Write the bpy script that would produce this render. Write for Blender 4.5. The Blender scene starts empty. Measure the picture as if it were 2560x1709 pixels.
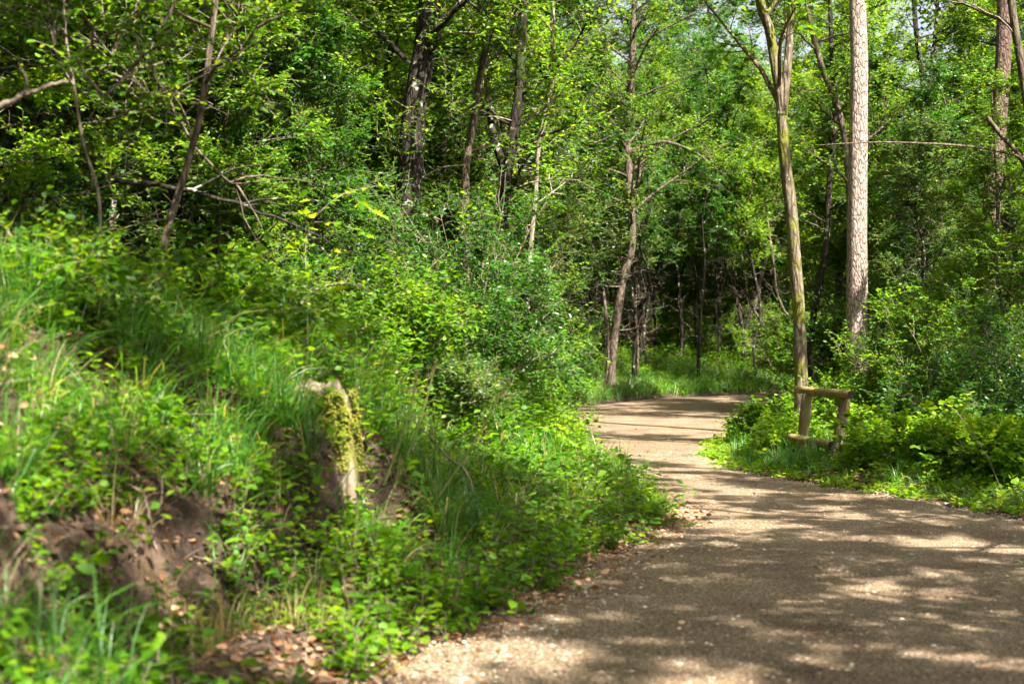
import bpy, math, time
import numpy as np
T0 = time.time()
sc = bpy.context.scene
C = sc.collection
F = 3556.0                      # focal length in photograph pixels (50 mm on 36 mm)
CAM_H = 1.3

# ------------------------------------------------------------------ camera
cd = bpy.data.cameras.new('camera'); cam = bpy.data.objects.new('camera', cd); C.objects.link(cam)
cd.lens = 50; cd.sensor_width = 36; cd.clip_end = 2000
cam.location = (0, 0, CAM_H)
cam.rotation_euler = (math.radians(90) + math.atan(45.5 / F), 0, 0)
cd.dof.use_dof = True; cd.dof.focus_distance = 17.5; cd.dof.aperture_fstop = 2.5
sc.camera = cam
# ------------------------------------------------------------------ light
SUN_EL, SUN_AZ = 54.0, 142.0     # azimuth clockwise from +Y (the view direction)
w = bpy.data.worlds.new('World'); sc.world = w; w.use_nodes = True
nt = w.node_tree; nt.nodes.clear()
sky = nt.nodes.new('ShaderNodeTexSky'); sky.sky_type = 'NISHITA'; sky.sun_disc = False
sky.dust_density = 5.0; sky.sun_elevation = math.radians(SUN_EL); sky.sun_rotation = math.radians(SUN_AZ)
bg = nt.nodes.new('ShaderNodeBackground'); bg.inputs[1].default_value = 0.055
wo = nt.nodes.new('ShaderNodeOutputWorld')
hz_ = nt.nodes.new('ShaderNodeHueSaturation'); hz_.inputs['Saturation'].default_value = .5; hz_.inputs['Value'].default_value = 1.15
nt.links.new(sky.outputs[0], hz_.inputs['Color']); nt.links.new(hz_.outputs[0], bg.inputs[0]); nt.links.new(bg.outputs[0], wo.inputs[0])
sd = bpy.data.lights.new('sun', 'SUN'); sun = bpy.data.objects.new('sun', sd); C.objects.link(sun)
sd.energy = 5.0; sd.angle = math.radians(0.5); sd.color = (1.0, 0.95, 0.86)
el, az = math.radians(SUN_EL), math.radians(SUN_AZ)
SUNV = np.array([math.sin(az) * math.cos(el), math.cos(az) * math.cos(el), math.sin(el)])
from mathutils import Vector
sun.rotation_euler = Vector(SUNV).to_track_quat('Z', 'Y').to_euler()
sun.location = (10, -10, 40)
sc.view_settings.view_transform = 'Standard'; sc.view_settings.look = 'None'
sc.view_settings.gamma = 1; sc.view_settings.exposure = 2.35
cy = sc.cycles
cy.max_bounces = 7; cy.diffuse_bounces = 3; cy.glossy_bounces = 2; cy.transmission_bounces = 4
cy.transparent_max_bounces = 4; cy.sample_clamp_indirect = 4
cy.use_denoising = True; cy.use_adaptive_sampling = True; cy.adaptive_threshold = 0.02
cy.caustics_reflective = False; cy.caustics_refractive = False

# ------------------------------------------------------------------ numpy helpers
def nrm(v): return v / np.maximum(np.linalg.norm(v, axis=-1, keepdims=True), 1e-9)
def P(dx, dy, d):               # photograph position (2349-wide view) at distance d -> world point
    return np.array([(dx * 1.0898 - 1280) / F * d, d, CAM_H - (dy * 1.0898 - 900) / F * d])
_tab = np.random.default_rng(5).random((256, 256))
def vn(x, y):
    x = np.asarray(x, float); y = np.asarray(y, float)
    xi = np.floor(x).astype(int); yi = np.floor(y).astype(int)
    fx = x - xi; fy = y - yi; fx = fx * fx * (3 - 2 * fx); fy = fy * fy * (3 - 2 * fy)
    g = lambda a, b: _tab[a & 255, b & 255]
    return (g(xi, yi) * (1 - fx) + g(xi + 1, yi) * fx) * (1 - fy) + (g(xi, yi + 1) * (1 - fx) + g(xi + 1, yi + 1) * fx) * fy
def fbm(x, y, o=4):
    s = 0; a = .5
    for i in range(o): s = s + a * vn(x * 2 ** i + 17 * i, y * 2 ** i + 5 * i); a *= .5
    return s
def sst(a, b, x):
    t = np.clip((x - a) / (b - a), 0, 1); return t * t * (3 - 2 * t)

class MB:
    """collects quads; build() links them as one mesh object"""
    def __init__(s): s.v = []; s.f = []; s.r = []; s.m = []; s.n = 0
    def add(s, v, f, mi=0, rnd=None):
        v = np.asarray(v, float).reshape(-1, 3); f = np.asarray(f, int).reshape(-1, 4)
        s.v.append(v); s.f.append(f + s.n); s.m.append(np.full(len(f), mi))
        s.r.append(np.zeros(len(v)) if rnd is None else np.broadcast_to(rnd, (len(v),))); s.n += len(v)
        return s
    def mesh(s, name, mats, smooth=True):
        v = np.concatenate(s.v); f = np.concatenate(s.f); r = np.concatenate(s.r); m = np.concatenate(s.m)
        me = bpy.data.meshes.new(name)
        me.vertices.add(len(v)); me.vertices.foreach_set('co', v.astype(np.float32).ravel())
        me.loops.add(len(f) * 4); me.loops.foreach_set('vertex_index', f.astype(np.int32).ravel())
        me.polygons.add(len(f)); me.polygons.foreach_set('loop_start', np.arange(0, len(f) * 4, 4, dtype=np.int32))
        me.polygons.foreach_set('loop_total', np.full(len(f), 4, dtype=np.int32))
        for k in mats: me.materials.append(k)
        me.polygons.foreach_set('material_index', m.astype(np.int32))
        me.polygons.foreach_set('use_smooth', np.full(len(f), smooth))
        a = me.attributes.new('rnd', 'FLOAT', 'POINT'); a.data.foreach_set('value', r.astype(np.float32))
        me.update(calc_edges=True); me.validate()
        return me
    def build(s, name, mats, parent=None, smooth=True):
        o = bpy.data.objects.new(name, s.mesh(name, mats, smooth)); C.objects.link(o); o.parent = parent
        return o

def tubes(pos, rad, k, cap=False):
    """pos (N,S,3), rad (N,S) -> verts, quads of N tubes with k sides"""
    pos = np.asarray(pos, float); rad = np.asarray(rad, float)
    N, S, _ = pos.shape
    t = nrm(np.gradient(pos, axis=1))
    ref = np.where(np.abs(t[:, :1, 2:3]) > .8, np.array([1., .13, 0]), np.array([.07, 0, 1.]))
    a = nrm(np.cross(t, np.broadcast_to(ref, t.shape))); b = np.cross(t, a)
    ang = np.arange(k) / k * 2 * math.pi
    v = pos[:, :, None] + rad[:, :, None, None] * (a[:, :, None] * np.cos(ang)[:, None] + b[:, :, None] * np.sin(ang)[:, None])
    i = np.arange(N)[:, None, None] * S * k + np.arange(S - 1)[None, :, None] * k
    j = np.arange(k)[None, None]; j2 = (j + 1) % k
    f = np.stack([i + j2, i + j, i + k + j, i + k + j2], -1)
    return v.reshape(-1, 3), f.reshape(-1, 4)

def grow(rng, start, d, length, nseg, wig, bend):
    N = len(start); pos = [start]; d = nrm(d); L = np.broadcast_to(length, (N,))[:, None] / nseg
    for i in range(nseg):
        d = nrm(d + rng.normal(0, wig, (N, 3)) + np.array([0, 0, bend]))
        pos.append(pos[-1] + d * L)
    return np.stack(pos, 1)

def along(pos, idx, t):
    """points and tangents at parameter t (0..1) on polylines idx"""
    S = pos.shape[1] - 1
    q = np.clip(t * S, 0, S - 1e-6); i = q.astype(int); fr = (q - i)[:, None]
    a = pos[idx, i]; b = pos[idx, i + 1]
    return a * (1 - fr) + b * fr, nrm(b - a)

def children(rng, pos, per, t0, t1, spread, up=0.0, flat=1.0):
    N = len(pos); idx = np.repeat(np.arange(N), per)
    t = t0 + (t1 - t0) * rng.random(len(idx))
    p, tg = along(pos, idx, t)
    r = rng.normal(0, 1, (len(idx), 3)); r[:, 2] *= flat
    side = nrm(r - (r * tg).sum(1, keepdims=True) * tg)
    d = nrm(tg * (1 - spread) + side * spread + np.array([0, 0, up]))
    return p, d, idx, t

LEAF = np.array([[0, 0, 0], [-.27, .32, .07], [-.24, .68, .06], [0, 1, -.06], [.24, .68, .06], [.27, .32, .07]])
LEAF_F = np.array([[0, 3, 2, 1], [0, 5, 4, 3]])
ROUND = np.array([[0, 0, 0], [-.40, .28, .09], [-.37, .74, .08], [0, 1, -.04], [.37, .74, .08], [.40, .28, .09]])
LOB = np.array([[0, 0, 0], [0, .25, -.01], [0, .5, 0], [0, .75, -.01], [0, 1, -.05],
                [-.12, .12, .03], [-.30, .28, .08], [-.13, .36, .04], [-.40, .52, .1], [-.17, .58, .05], [-.32, .76, .08], [-.13, .80, .04],
                [.12, .12, .03], [.30, .28, .08], [.13, .36, .04], [.40, .52, .1], [.17, .58, .05], [.32, .76, .08], [.13, .80, .04]])
LOB_F = np.array([[0, 1, 6, 5], [1, 2, 7, 6], [2, 3, 8, 7], [2, 3, 9, 8], [3, 4, 10, 9], [4, 11, 10, 4]][:0] +
                 [[0, 1, 6, 5], [1, 2, 7, 6], [2, 9, 8, 7], [2, 3, 11, 9], [9, 11, 10, 9], [3, 4, 11, 3]][:0] +
                 [[1, 6, 5, 0], [2, 7, 6, 1], [2, 9, 8, 7], [3, 10, 9, 2], [4, 11, 10, 3],
                  [1, 0, 12, 13], [2, 1, 13, 14], [2, 14, 15, 16], [3, 2, 16, 17], [4, 3, 17, 18]])
def leaves(rng, p, d, size, droop=0.15, tilt=.55, shape=None, faces=None, nbase=(0, 0, 1)):
    """one leaf per row: base p, direction d; returns verts, faces, rnd"""
    shape = LEAF if shape is None else shape; faces = LEAF_F if faces is None else faces
    N = len(p); d = nrm(d + np.array([0, 0, -droop]) + rng.normal(0, .25, (N, 3)))
    n = np.asarray(nbase, float) + rng.normal(0, tilt, (N, 3)); n = nrm(n - (n * d).sum(1, keepdims=True) * d)
    x = np.cross(d, n); s = np.broadcast_to(size, (N,)) * rng.uniform(.65, 1.25, N)
    M = np.stack([x, d, n], 1) * s[:, None, None]
    v = p[:, None] + np.einsum('kj,njc->nkc', shape, M)
    K = len(shape)
    f = faces[None] + (np.arange(N) * K)[:, None, None]
    return v.reshape(-1, 3), f.reshape(-1, 4), np.repeat(rng.random(N), K)

# ------------------------------------------------------------------ materials
def mat(name):
    m = bpy.data.materials.new(name); m.use_nodes = True; t = m.node_tree; t.nodes.clear()
    out = t.nodes.new('ShaderNodeOutputMaterial')
    def N(kind, **kw):
        n = t.nodes.new(kind)
        for k, v in kw.items():
            if k.startswith('i_'):
                key = k[2:]; key = int(key) if key.isdigit() else key.replace('_', ' ')
                n.inputs[key].default_value = v
            else: setattr(n, k, v)
        return n
    L = t.links.new
    return m, t, out, N, L
def ramp(N, stops):
    r = N('ShaderNodeValToRGB'); e = r.color_ramp.elements
    e[0].position, e[0].color = stops[0][0], (*stops[0][1], 1); e[1].position, e[1].color = stops[-1][0], (*stops[-1][1], 1)
    for p, c in stops[1:-1]:
        x = e.new(p); x.color = (*c, 1)
    return r
def leaf_mat(name, stops, trans=.45, tcol=1.0, rough=.42, spec=.5):
    m, t, out, N, L = mat(name)
    at = N('ShaderNodeAttribute', attribute_name='rnd')
    r = ramp(N, stops); L(at.outputs['Fac'], r.inputs[0])
    geo = N('ShaderNodeTexCoord'); no = N('ShaderNodeTexNoise', i_Scale=.9, i_Detail=2.0); L(geo.outputs['Object'], no.inputs['Vector'])
    hs = N('ShaderNodeHueSaturation'); mr = N('ShaderNodeMapRange', i_1=.3, i_2=.7, i_3=.72, i_4=1.3)
    L(no.outputs[0], mr.inputs[0]); L(mr.outputs[0], hs.inputs['Value']); L(r.outputs[0], hs.inputs['Color'])
    b = N('ShaderNodeBsdfPrincipled', i_Roughness=rough); b.inputs['Specular IOR Level'].default_value = spec
    L(hs.outputs[0], b.inputs['Base Color'])
    tr = N('ShaderNodeBsdfTranslucent')
    tm = N('ShaderNodeMix', data_type='RGBA', blend_type='MULTIPLY'); tm.inputs[0].default_value = 1
    L(hs.outputs[0], tm.inputs[6]); tm.inputs[7].default_value = (2.4 * tcol, 1.95 * tcol, .7 * tcol, 1)
    L(tm.outputs[2], tr.inputs[0])
    mx = N('ShaderNodeMixShader', i_0=trans); L(b.outputs[0], mx.inputs[1]); L(tr.outputs[0], mx.inputs[2]); L(mx.outputs[0], out.inputs[0])
    return m
M = {}
M['leaf'] = leaf_mat('leaf_green', [(0, (.026, .085, .003)), (.5, (.062, .165, .004)), (.85, (.11, .23, .006)), (1, (.19, .28, .01))], spec=.22, rough=.5)
M['leaf_dark'] = leaf_mat('leaf_dark', [(0, (.014, .07, .008)), (.6, (.03, .12, .008)), (1, (.06, .17, .012))], rough=.35, trans=.4, spec=.4)
M['leaf_light'] = leaf_mat('leaf_light', [(0, (.055, .16, .004)), (.5, (.11, .24, .006)), (1, (.21, .31, .012))], trans=.5, spec=.22, rough=.5)
M['grass'] = leaf_mat('grass_blade', [(0, (.025, .10, .012)), (.6, (.06, .18, .02)), (.9, (.10, .22, .03)), (.94, (.30, .25, .11)), (1, (.38, .31, .17))], trans=.4, rough=.4)
M['leaf_dull'] = leaf_mat('leaf_dull', [(0, (.02, .06, .010)), (.5, (.045, .11, .016)), (.9, (.08, .15, .022)), (1, (.16, .16, .04))], spec=.4)
M['litter'] = leaf_mat('dead_leaf', [(0, (.10, .045, .02)), (.4, (.22, .11, .05)), (.8, (.34, .2, .11)), (1, (.45, .30, .2))], trans=.15, rough=.7, spec=.2)

def bark(name, c1, c2, c3, sc_=(9, 9, 2.2), moss=None, moss_lo=.52, bump=.5, lichen=0.0):
    m, t, out, N, L = mat(name)
    tc = N('ShaderNodeTexCoord'); mp = N('ShaderNodeMapping'); mp.inputs['Scale'].default_value = sc_
    L(tc.outputs['Object'], mp.inputs[0])
    vo = N('ShaderNodeTexVoronoi', feature='DISTANCE_TO_EDGE', i_Scale=2.2)
    n0 = N('ShaderNodeTexNoise', i_Scale=1.6, i_Detail=3.0); L(mp.outputs[0], n0.inputs['Vector'])
    ad = N('ShaderNodeMix', data_type='VECTOR'); ad.inputs[0].default_value = .35
    L(mp.outputs[0], ad.inputs[4]); L(n0.outputs['Color'], ad.inputs[5]); L(ad.outputs[1], vo.inputs['Vector'])
    n1 = N('ShaderNodeTexNoise', i_Scale=2.6, i_Detail=7.0, i_Roughness=.7); L(mp.outputs[0], n1.inputs['Vector'])
    cr = ramp(N, [(.25, c1), (.5, c2), (.75, c3)]); L(n1.outputs[0], cr.inputs[0])
    vr = ramp(N, [(0, (.25, .2, .17)), (.16, (1, 1, 1))]); L(vo.outputs['Distance'], vr.inputs[0])
    mm = N('ShaderNodeMix', data_type='RGBA', blend_type='MULTIPLY'); mm.inputs[0].default_value = .75
    L(cr.outputs[0], mm.inputs[6]); L(vr.outputs[0], mm.inputs[7]); col = mm.outputs[2]
    if lichen:
        n3 = N('ShaderNodeTexNoise', i_Scale=9.0, i_Detail=2.0); L(tc.outputs['Object'], n3.inputs['Vector'])
        r3 = ramp(N, [(.62 , (0, 0, 0)), (.66, (1, 1, 1))]); L(n3.outputs[0], r3.inputs[0])
        m3 = N('ShaderNodeMix', data_type='RGBA'); L(r3.outputs[0], m3.inputs[0]); L(col, m3.inputs[6]); m3.inputs[7].default_value = (.24, .25, .19, 1); col = m3.outputs[2]
    if moss:
        n2 = N('ShaderNodeTexNoise', i_Scale=1.7, i_Detail=5.0, i_Roughness=.65); L(tc.outputs['Object'], n2.inputs['Vector'])
        r2 = ramp(N, [(moss_lo, (0, 0, 0)), (moss_lo + .08, (1, 1, 1))]); L(n2.outputs[0], r2.inputs[0])
        m2 = N('ShaderNodeMix', data_type='RGBA'); L(r2.outputs[0], m2.inputs[0]); L(col, m2.inputs[6]); m2.inputs[7].default_value = (*moss, 1); col = m2.outputs[2]
    b = N('ShaderNodeBsdfPrincipled', i_Roughness=.9); b.inputs['Specular IOR Level'].default_value = .2
    L(col, b.inputs['Base Color'])
    h = N('ShaderNodeMath', operation='ADD'); hv = N('ShaderNodeMath', operation='MINIMUM', i_1=.18); L(vo.outputs['Distance'], hv.inputs[0])
    h2 = N('ShaderNodeMath', operation='MULTIPLY', i_1=3.0); L(hv.outputs[0], h2.inputs[0]); L(h2.outputs[0], h.inputs[0]); L(n1.outputs[0], h.inputs[1])
    bp = N('ShaderNodeBump', i_Strength=bump, i_Distance=.03); L(h.outputs[0], bp.inputs['Height']); L(bp.outputs[0], b.inputs['Normal'])
    L(b.outputs[0], out.inputs[0])
    return m
M['bark'] = bark('bark_grey_brown', (.045, .032, .022), (.12, .09, .065), (.24, .20, .15), moss=(.07, .09, .02), moss_lo=.58)
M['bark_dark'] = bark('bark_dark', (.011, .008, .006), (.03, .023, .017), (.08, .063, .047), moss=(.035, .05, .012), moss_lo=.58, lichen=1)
M['bark_pale'] = bark('bark_pale', (.16, .12, .09), (.30, .25, .20), (.46, .40, .33), sc_=(10, 10, 1.6), moss=(.16, .15, .04), moss_lo=.64)
M['bark_pine'] = bark('bark_pine', (.18, .11, .08), (.40, .31, .26), (.60, .52, .47), sc_=(15, 15, 4.5), lichen=0, bump=1.0)
M['bark_pine_red'] = bark('bark_pine_red', (.06, .038, .03), (.14, .092, .072), (.24, .18, .15), sc_=(14, 14, 4.5), bump=.9)
M['bark_moss'] = bark('bark_moss', (.06, .042, .028), (.17, .13, .088), (.31, .26, .19), sc_=(9, 9, 2), moss=(.13, .13, .02), moss_lo=.50, lichen=1, bump=.7)
M['twig'] = bark('twig', (.10, .075, .05), (.20, .155, .11), (.36, .30, .23), bump=.1)
M['twig_dead'] = bark('dead_twig', (.10, .075, .05), (.21, .165, .12), (.36, .30, .23), bump=.1)

def simple_noise_mat(name, stops, scale, bump=.4, rough=.95, dist=.02, detail=8.0, extra=None):
    m, t, out, N, L = mat(name)
    tc = N('ShaderNodeTexCoord'); n1 = N('ShaderNodeTexNoise', i_Scale=scale, i_Detail=detail, i_Roughness=.65); L(tc.outputs['Object'], n1.inputs['Vector'])
    r = ramp(N, stops); L(n1.outputs[0], r.inputs[0])
    b = N('ShaderNodeBsdfPrincipled', i_Roughness=rough); b.inputs['Specular IOR Level'].default_value = .2
    L(r.outputs[0], b.inputs['Base Color'])
    n2 = N('ShaderNodeTexNoise', i_Scale=scale * 3, i_Detail=6.0); L(tc.outputs['Object'], n2.inputs['Vector'])
    bp = N('ShaderNodeBump', i_Strength=bump, i_Distance=dist); L(n2.outputs[0], bp.inputs['Height']); L(bp.outputs[0], b.inputs['Normal'])
    L(b.outputs[0], out.inputs[0])
    return m
M['soil'] = simple_noise_mat('forest_soil', [(.3, (.015, .010, .006)), (.48, (.045, .029, .018)), (.6, (.09, .058, .038)), (.75, (.17, .115, .08))], 6.0, bump=1.0, dist=.06)
def gravel_mat():
    m, t, out, N, L = mat('gravel_path')
    tc = N('ShaderNodeTexCoord')
    v1 = N('ShaderNodeTexVoronoi', i_Scale=150.0); L(tc.outputs['Object'], v1.inputs['Vector'])
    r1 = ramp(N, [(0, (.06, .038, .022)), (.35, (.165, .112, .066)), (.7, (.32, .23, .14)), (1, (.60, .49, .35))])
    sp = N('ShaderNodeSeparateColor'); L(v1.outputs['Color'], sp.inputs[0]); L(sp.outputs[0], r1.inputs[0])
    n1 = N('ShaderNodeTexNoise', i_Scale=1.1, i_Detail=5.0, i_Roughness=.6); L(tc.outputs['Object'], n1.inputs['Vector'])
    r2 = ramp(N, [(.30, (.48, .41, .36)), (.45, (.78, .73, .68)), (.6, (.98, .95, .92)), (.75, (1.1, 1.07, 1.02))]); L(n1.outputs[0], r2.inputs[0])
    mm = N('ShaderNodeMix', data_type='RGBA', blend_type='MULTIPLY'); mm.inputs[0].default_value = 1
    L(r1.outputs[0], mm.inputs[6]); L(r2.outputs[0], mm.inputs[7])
    b = N('ShaderNodeBsdfPrincipled', i_Roughness=.9); b.inputs['Specular IOR Level'].default_value = .25
    L(mm.outputs[2], b.inputs['Base Color'])
    bp = N('ShaderNodeBump', i_Strength=1.0, i_Distance=.012, invert=True); L(v1.outputs['Distance'], bp.inputs['Height'])
    n3 = N('ShaderNodeTexNoise', i_Scale=9.0, i_Detail=6.0); L(tc.outputs['Object'], n3.inputs['Vector'])
    bp2 = N('ShaderNodeBump', i_Strength=.6, i_Distance=.03); L(n3.outputs[0], bp2.inputs['Height']); L(bp2.outputs[0], bp.inputs['Normal'])
    L(bp.outputs[0], b.inputs['Normal']); L(b.outputs[0], out.inputs[0])
    return m
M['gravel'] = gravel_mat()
def stone_mat():
    m, t, out, N, L = mat('pebble')
    at = N('ShaderNodeAttribute', attribute_name='rnd'); r = ramp(N, [(0, (.12, .08, .05)), (.5, (.30, .22, .14)), (.8, (.45, .36, .25)), (1, (.6, .54, .44))]); L(at.outputs['Fac'], r.inputs[0])
    b = N('ShaderNodeBsdfPrincipled', i_Roughness=.8); L(r.outputs[0], b.inputs['Base Color']); L(b.outputs[0], out.inputs[0]); return m
M['pebble'] = stone_mat()
M['moss'] = simple_noise_mat('yellow_moss', [(.3, (.05, .075, .008)), (.5, (.16, .17, .018)), (.7, (.33, .28, .05))], 12, bump=1.0, dist=.02)
def rail_mat(name, c1, c2, c3, axis):
    m, t, out, N, L = mat(name)
    tc = N('ShaderNodeTexCoord'); mp = N('ShaderNodeMapping'); mp.inputs['Scale'].default_value = axis; L(tc.outputs['Object'], mp.inputs[0])
    n1 = N('ShaderNodeTexNoise', i_Scale=2.0, i_Detail=7.0, i_Roughness=.65); L(mp.outputs[0], n1.inputs['Vector'])
    r = ramp(N, [(.28, c1), (.5, c2), (.72, c3)]); L(n1.outputs[0], r.inputs[0])
    n2 = N('ShaderNodeTexNoise', i_Scale=5.0, i_Detail=4.0); L(tc.outputs['Object'], n2.inputs['Vector'])
    r2 = ramp(N, [(.42, (0, 0, 0)), (.62, (1, 1, 1))]); L(n2.outputs[0], r2.inputs[0])
    mx = N('ShaderNodeMix', data_type='RGBA'); mf = N('ShaderNodeMath', operation='MULTIPLY', i_1=.6); L(r2.outputs[0], mf.inputs[0]); L(mf.outputs[0], mx.inputs[0])
    L(r.outputs[0], mx.inputs[6]); mx.inputs[7].default_value = (.13, .14, .045, 1)
    b = N('ShaderNodeBsdfPrincipled', i_Roughness=.85); L(mx.outputs[2], b.inputs['Base Color'])
    bp = N('ShaderNodeBump', i_Strength=.6, i_Distance=.01); L(n1.outputs[0], bp.inputs['Height']); L(bp.outputs[0], b.inputs['Normal'])
    L(b.outputs[0], out.inputs[0]); return m
M['post_wood'] = rail_mat('weathered_post_wood', (.035, .022, .012), (.14, .085, .04), (.27, .19, .11), (26, 26, 1.5))
M['rail_wood'] = rail_mat('weathered_rail_wood', (.07, .045, .015), (.26, .17, .055), (.42, .30, .12), (10, 10, 10))
M['end_grain'] = simple_noise_mat('rotten_end_grain', [(.35, (.015, .012, .01)), (.6, (.05, .038, .026))], 30)

# ------------------------------------------------------------------ path and terrain
SEC = np.array([  # left x, left y, right x, right y
    [-1.6, -14, 4.6, -14], [-1.5, -4, 4.8, -4], [-1.35, 1, 4.8, 1], [-1.05, 4, 4.75, 4], [-.66, 5.8, 4.7, 6], [.0, 7.6, 4.6, 8],
    [.55, 9.4, 4.45, 10], [1.15, 11.2, 4.1, 12], [1.30, 12.6, 3.7, 13.6], [1.0, 14.6, 3.05, 15.4], [.55, 17, 2.72, 17.4],
    [.35, 20, 2.85, 20], [.55, 24, 3.5, 23.5], [.9, 28.5, 4.6, 27.5], [1.35, 32.5, 5.9, 31], [2.6, 36.2, 7.4, 34.2],
    [4.9, 39.2, 9.2, 36.6], [8.2, 41.6, 11.4, 38.6], [13, 43.6, 14.5, 40.2], [22, 46, 22.8, 42.4]], float)
def refine(a, n=6):
    out = []
    for i in range(len(a) - 1):
        p0 = a[max(i - 1, 0)]; p1 = a[i]; p2 = a[i + 1]; p3 = a[min(i + 2, len(a) - 1)]
        for k in range(n):
            t = k / n
            out.append(.5 * ((2 * p1) + (-p0 + p2) * t + (2 * p0 - 5 * p1 + 4 * p2 - p3) * t * t + (-p0 + 3 * p1 - 3 * p2 + p3) * t ** 3))
    out.append(a[-1]); return np.array(out)
SR = refine(SEC)
LE, RE = SR[:, :2], SR[:, 2:]
def dpoly(x, y, pl):
    x = np.asarray(x, float).ravel(); y = np.asarray(y, float).ravel()
    a = pl[:-1]; b = pl[1:]; ab = b - a; best = np.full(len(x), 1e9)
    for i in range(len(a)):
        t = np.clip(((x - a[i, 0]) * ab[i, 0] + (y - a[i, 1]) * ab[i, 1]) / (ab[i] @ ab[i]), 0, 1)
        best = np.minimum(best, np.hypot(x - a[i, 0] - t * ab[i, 0], y - a[i, 1] - t * ab[i, 1]))
    return best
_poly = np.concatenate([LE, RE[::-1]])
def inpath(x, y):
    x = np.asarray(x, float).ravel(); y = np.asarray(y, float).ravel(); ins = np.zeros(len(x), bool)
    n = len(_poly)
    for i in range(n):
        x0, y0 = _poly[i]; x1, y1 = _poly[(i + 1) % n]
        if y0 == y1: continue
        c = ((y0 > y) != (y1 > y)) & (x < (x1 - x0) * (y - y0) / (y1 - y0) + x0); ins ^= c
    return ins
def zones(x, y):
    """left distance, right distance (0 inside / on the other side)"""
    ins = inpath(x, y); dl = dpoly(x, y, LE); dr = dpoly(x, y, RE)
    left = (~ins) & (dl < dr); right = (~ins) & ~left
    return np.where(left, dl, 0), np.where(right, dr, 0), ins
def ground(x, y):
    shp = np.shape(x); x = np.asarray(x, float).ravel(); y = np.asarray(y, float).ravel()
    out = np.empty(len(x))
    for k in range(0, len(x), 200000):
        xs, ys = x[k:k + 200000], y[k:k + 200000]
        sl, sr, ins = zones(xs, ys)
        zp = .42 * sst(20, 50, ys)
        H = np.interp(ys, [0, 5, 8, 11, 16, 22, 30, 40], [1.5, 1.42, 1.38, 1.2, .8, .55, .5, .62])
        W = np.interp(ys, [0, 5, 11, 22, 30, 40], [1.7, 1.7, 1.7, 1.6, 2.0, 2.6])
        q = np.clip(sl / W, 0, 1.0)
        prof = np.where(q < 1, q ** 1.05 * (1 - .12 * np.sin(q * math.pi)), 1)
        cut = np.interp(q, [0, .18, .42, .56, .75, 1], [0, .10, .30, .72, .90, 1.0]); kc = 1 - sst(6.4, 9.5, ys); prof = prof * (1 - kc) + cut * kc
        z = zp + H * prof + .05 * np.clip(sl - W, 0, 30) ** .8
        z += .10 * np.clip(sr, 0, 1) + .03 * np.clip(sr - 1, 0, 20)
        off = sst(0, .6, sl + sr)
        z += off * ((fbm(xs * .7, ys * .7) - .47) * .45 + (fbm(xs * 4, ys * 4, 3) - .44) * .16 + (fbm(xs * 11, ys * 11, 3) - .44) * .09 * sst(12, 8, ys)) - sst(.3, .9, sl) * sst(13, 9, ys) * (1 - sst(1.5, 2.2, sl)) * .34 * sst(.52, .70, vn(xs * 1.7 + 2, ys * 1.7 + 3))
        z += (1 - off) * (fbm(xs * .8 + 9, ys * .8, 2) - .37) * .05
        out[k:k + 200000] = z
    return out.reshape(shp)
def axis(lo, hi, a, b, step):
    m = np.arange(a, b + 1e-6, step); g = [b]; s = step
    while g[-1] < hi: s *= 1.35; g.append(g[-1] + s)
    l = [a]; s = step
    while l[-1] > lo: s *= 1.35; l.append(l[-1] - s)
    return np.concatenate([l[:0:-1], m, g[1:]])
def RG(dx, dy, lift=0.0, far=60):
    d = np.linspace(3.2, far, 3000); q = P(dx, dy, d[:, None])if 0 else np.stack([(dx * 1.0898 - 1280) / F * d, d, CAM_H - (dy * 1.0898 - 900) / F * d], 1)
    h = ground(q[:, 0], q[:, 1]); hit = q[:, 2] <= h; k = np.argmax(hit) if hit[d < 12].any() else int(np.argmin((q[:, 2] - h)[d < 12])); return np.array([q[k, 0], q[k, 1], h[k] + lift])
ax = axis(-600, 600, -4.5, 6, .05); ay = axis(-200, 900, 3, 14, .055)
ax = np.unique(np.concatenate([ax, np.arange(-24, 24, .5)])); ay = np.unique(np.concatenate([ay, np.arange(24, 60, .35), np.arange(14, 24, .11)]))
GX, GY = np.meshgrid(ax, ay); GZ = ground(GX, GY)
ins_g = inpath(GX, GY).reshape(GX.shape); 
# under the path sheet the soil stays a little lower
dl = dpoly(GX, GY, LE).reshape(GX.shape); dr = dpoly(GX, GY, RE).reshape(GX.shape)
GZ = GZ - np.where(ins_g, .03 * sst(0, .12, np.minimum(dl, dr)), 0)
ny, nx = GX.shape; ii = (np.arange(ny - 1)[:, None] * nx + np.arange(nx - 1)[None]).ravel()
g = MB().add(np.stack([GX, GY, GZ], -1), np.stack([ii, ii + 1, ii + nx + 1, ii + nx], -1)).build('ground', [M['soil']]); g['kind'] = 'structure'
nc = 60; tt = np.linspace(-.02, 1.02, nc)
SP = refine(SR, 4); wob = (fbm(np.arange(len(SP)) * .35, 0 * np.arange(len(SP)) + 3, 3) - .44) * .28
PX = SP[:, None, 0] * (1 - tt) + SP[:, None, 2] * tt; PY = SP[:, None, 1] * (1 - tt) + SP[:, None, 3] * tt
PX = PX + wob[:, None] * (1 - tt) ** 4 - np.roll(wob, 40)[:, None] * tt ** 4
PZ = ground(PX, PY) + .008 - .03 * (np.abs(tt - .5) * 2) ** 14
ns = len(SP); ii = (np.arange(ns - 1)[:, None] * nc + np.arange(nc - 1)[None]).ravel()
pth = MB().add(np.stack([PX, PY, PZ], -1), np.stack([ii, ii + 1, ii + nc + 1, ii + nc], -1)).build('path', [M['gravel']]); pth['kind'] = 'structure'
print('terrain', time.time() - T0)

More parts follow.
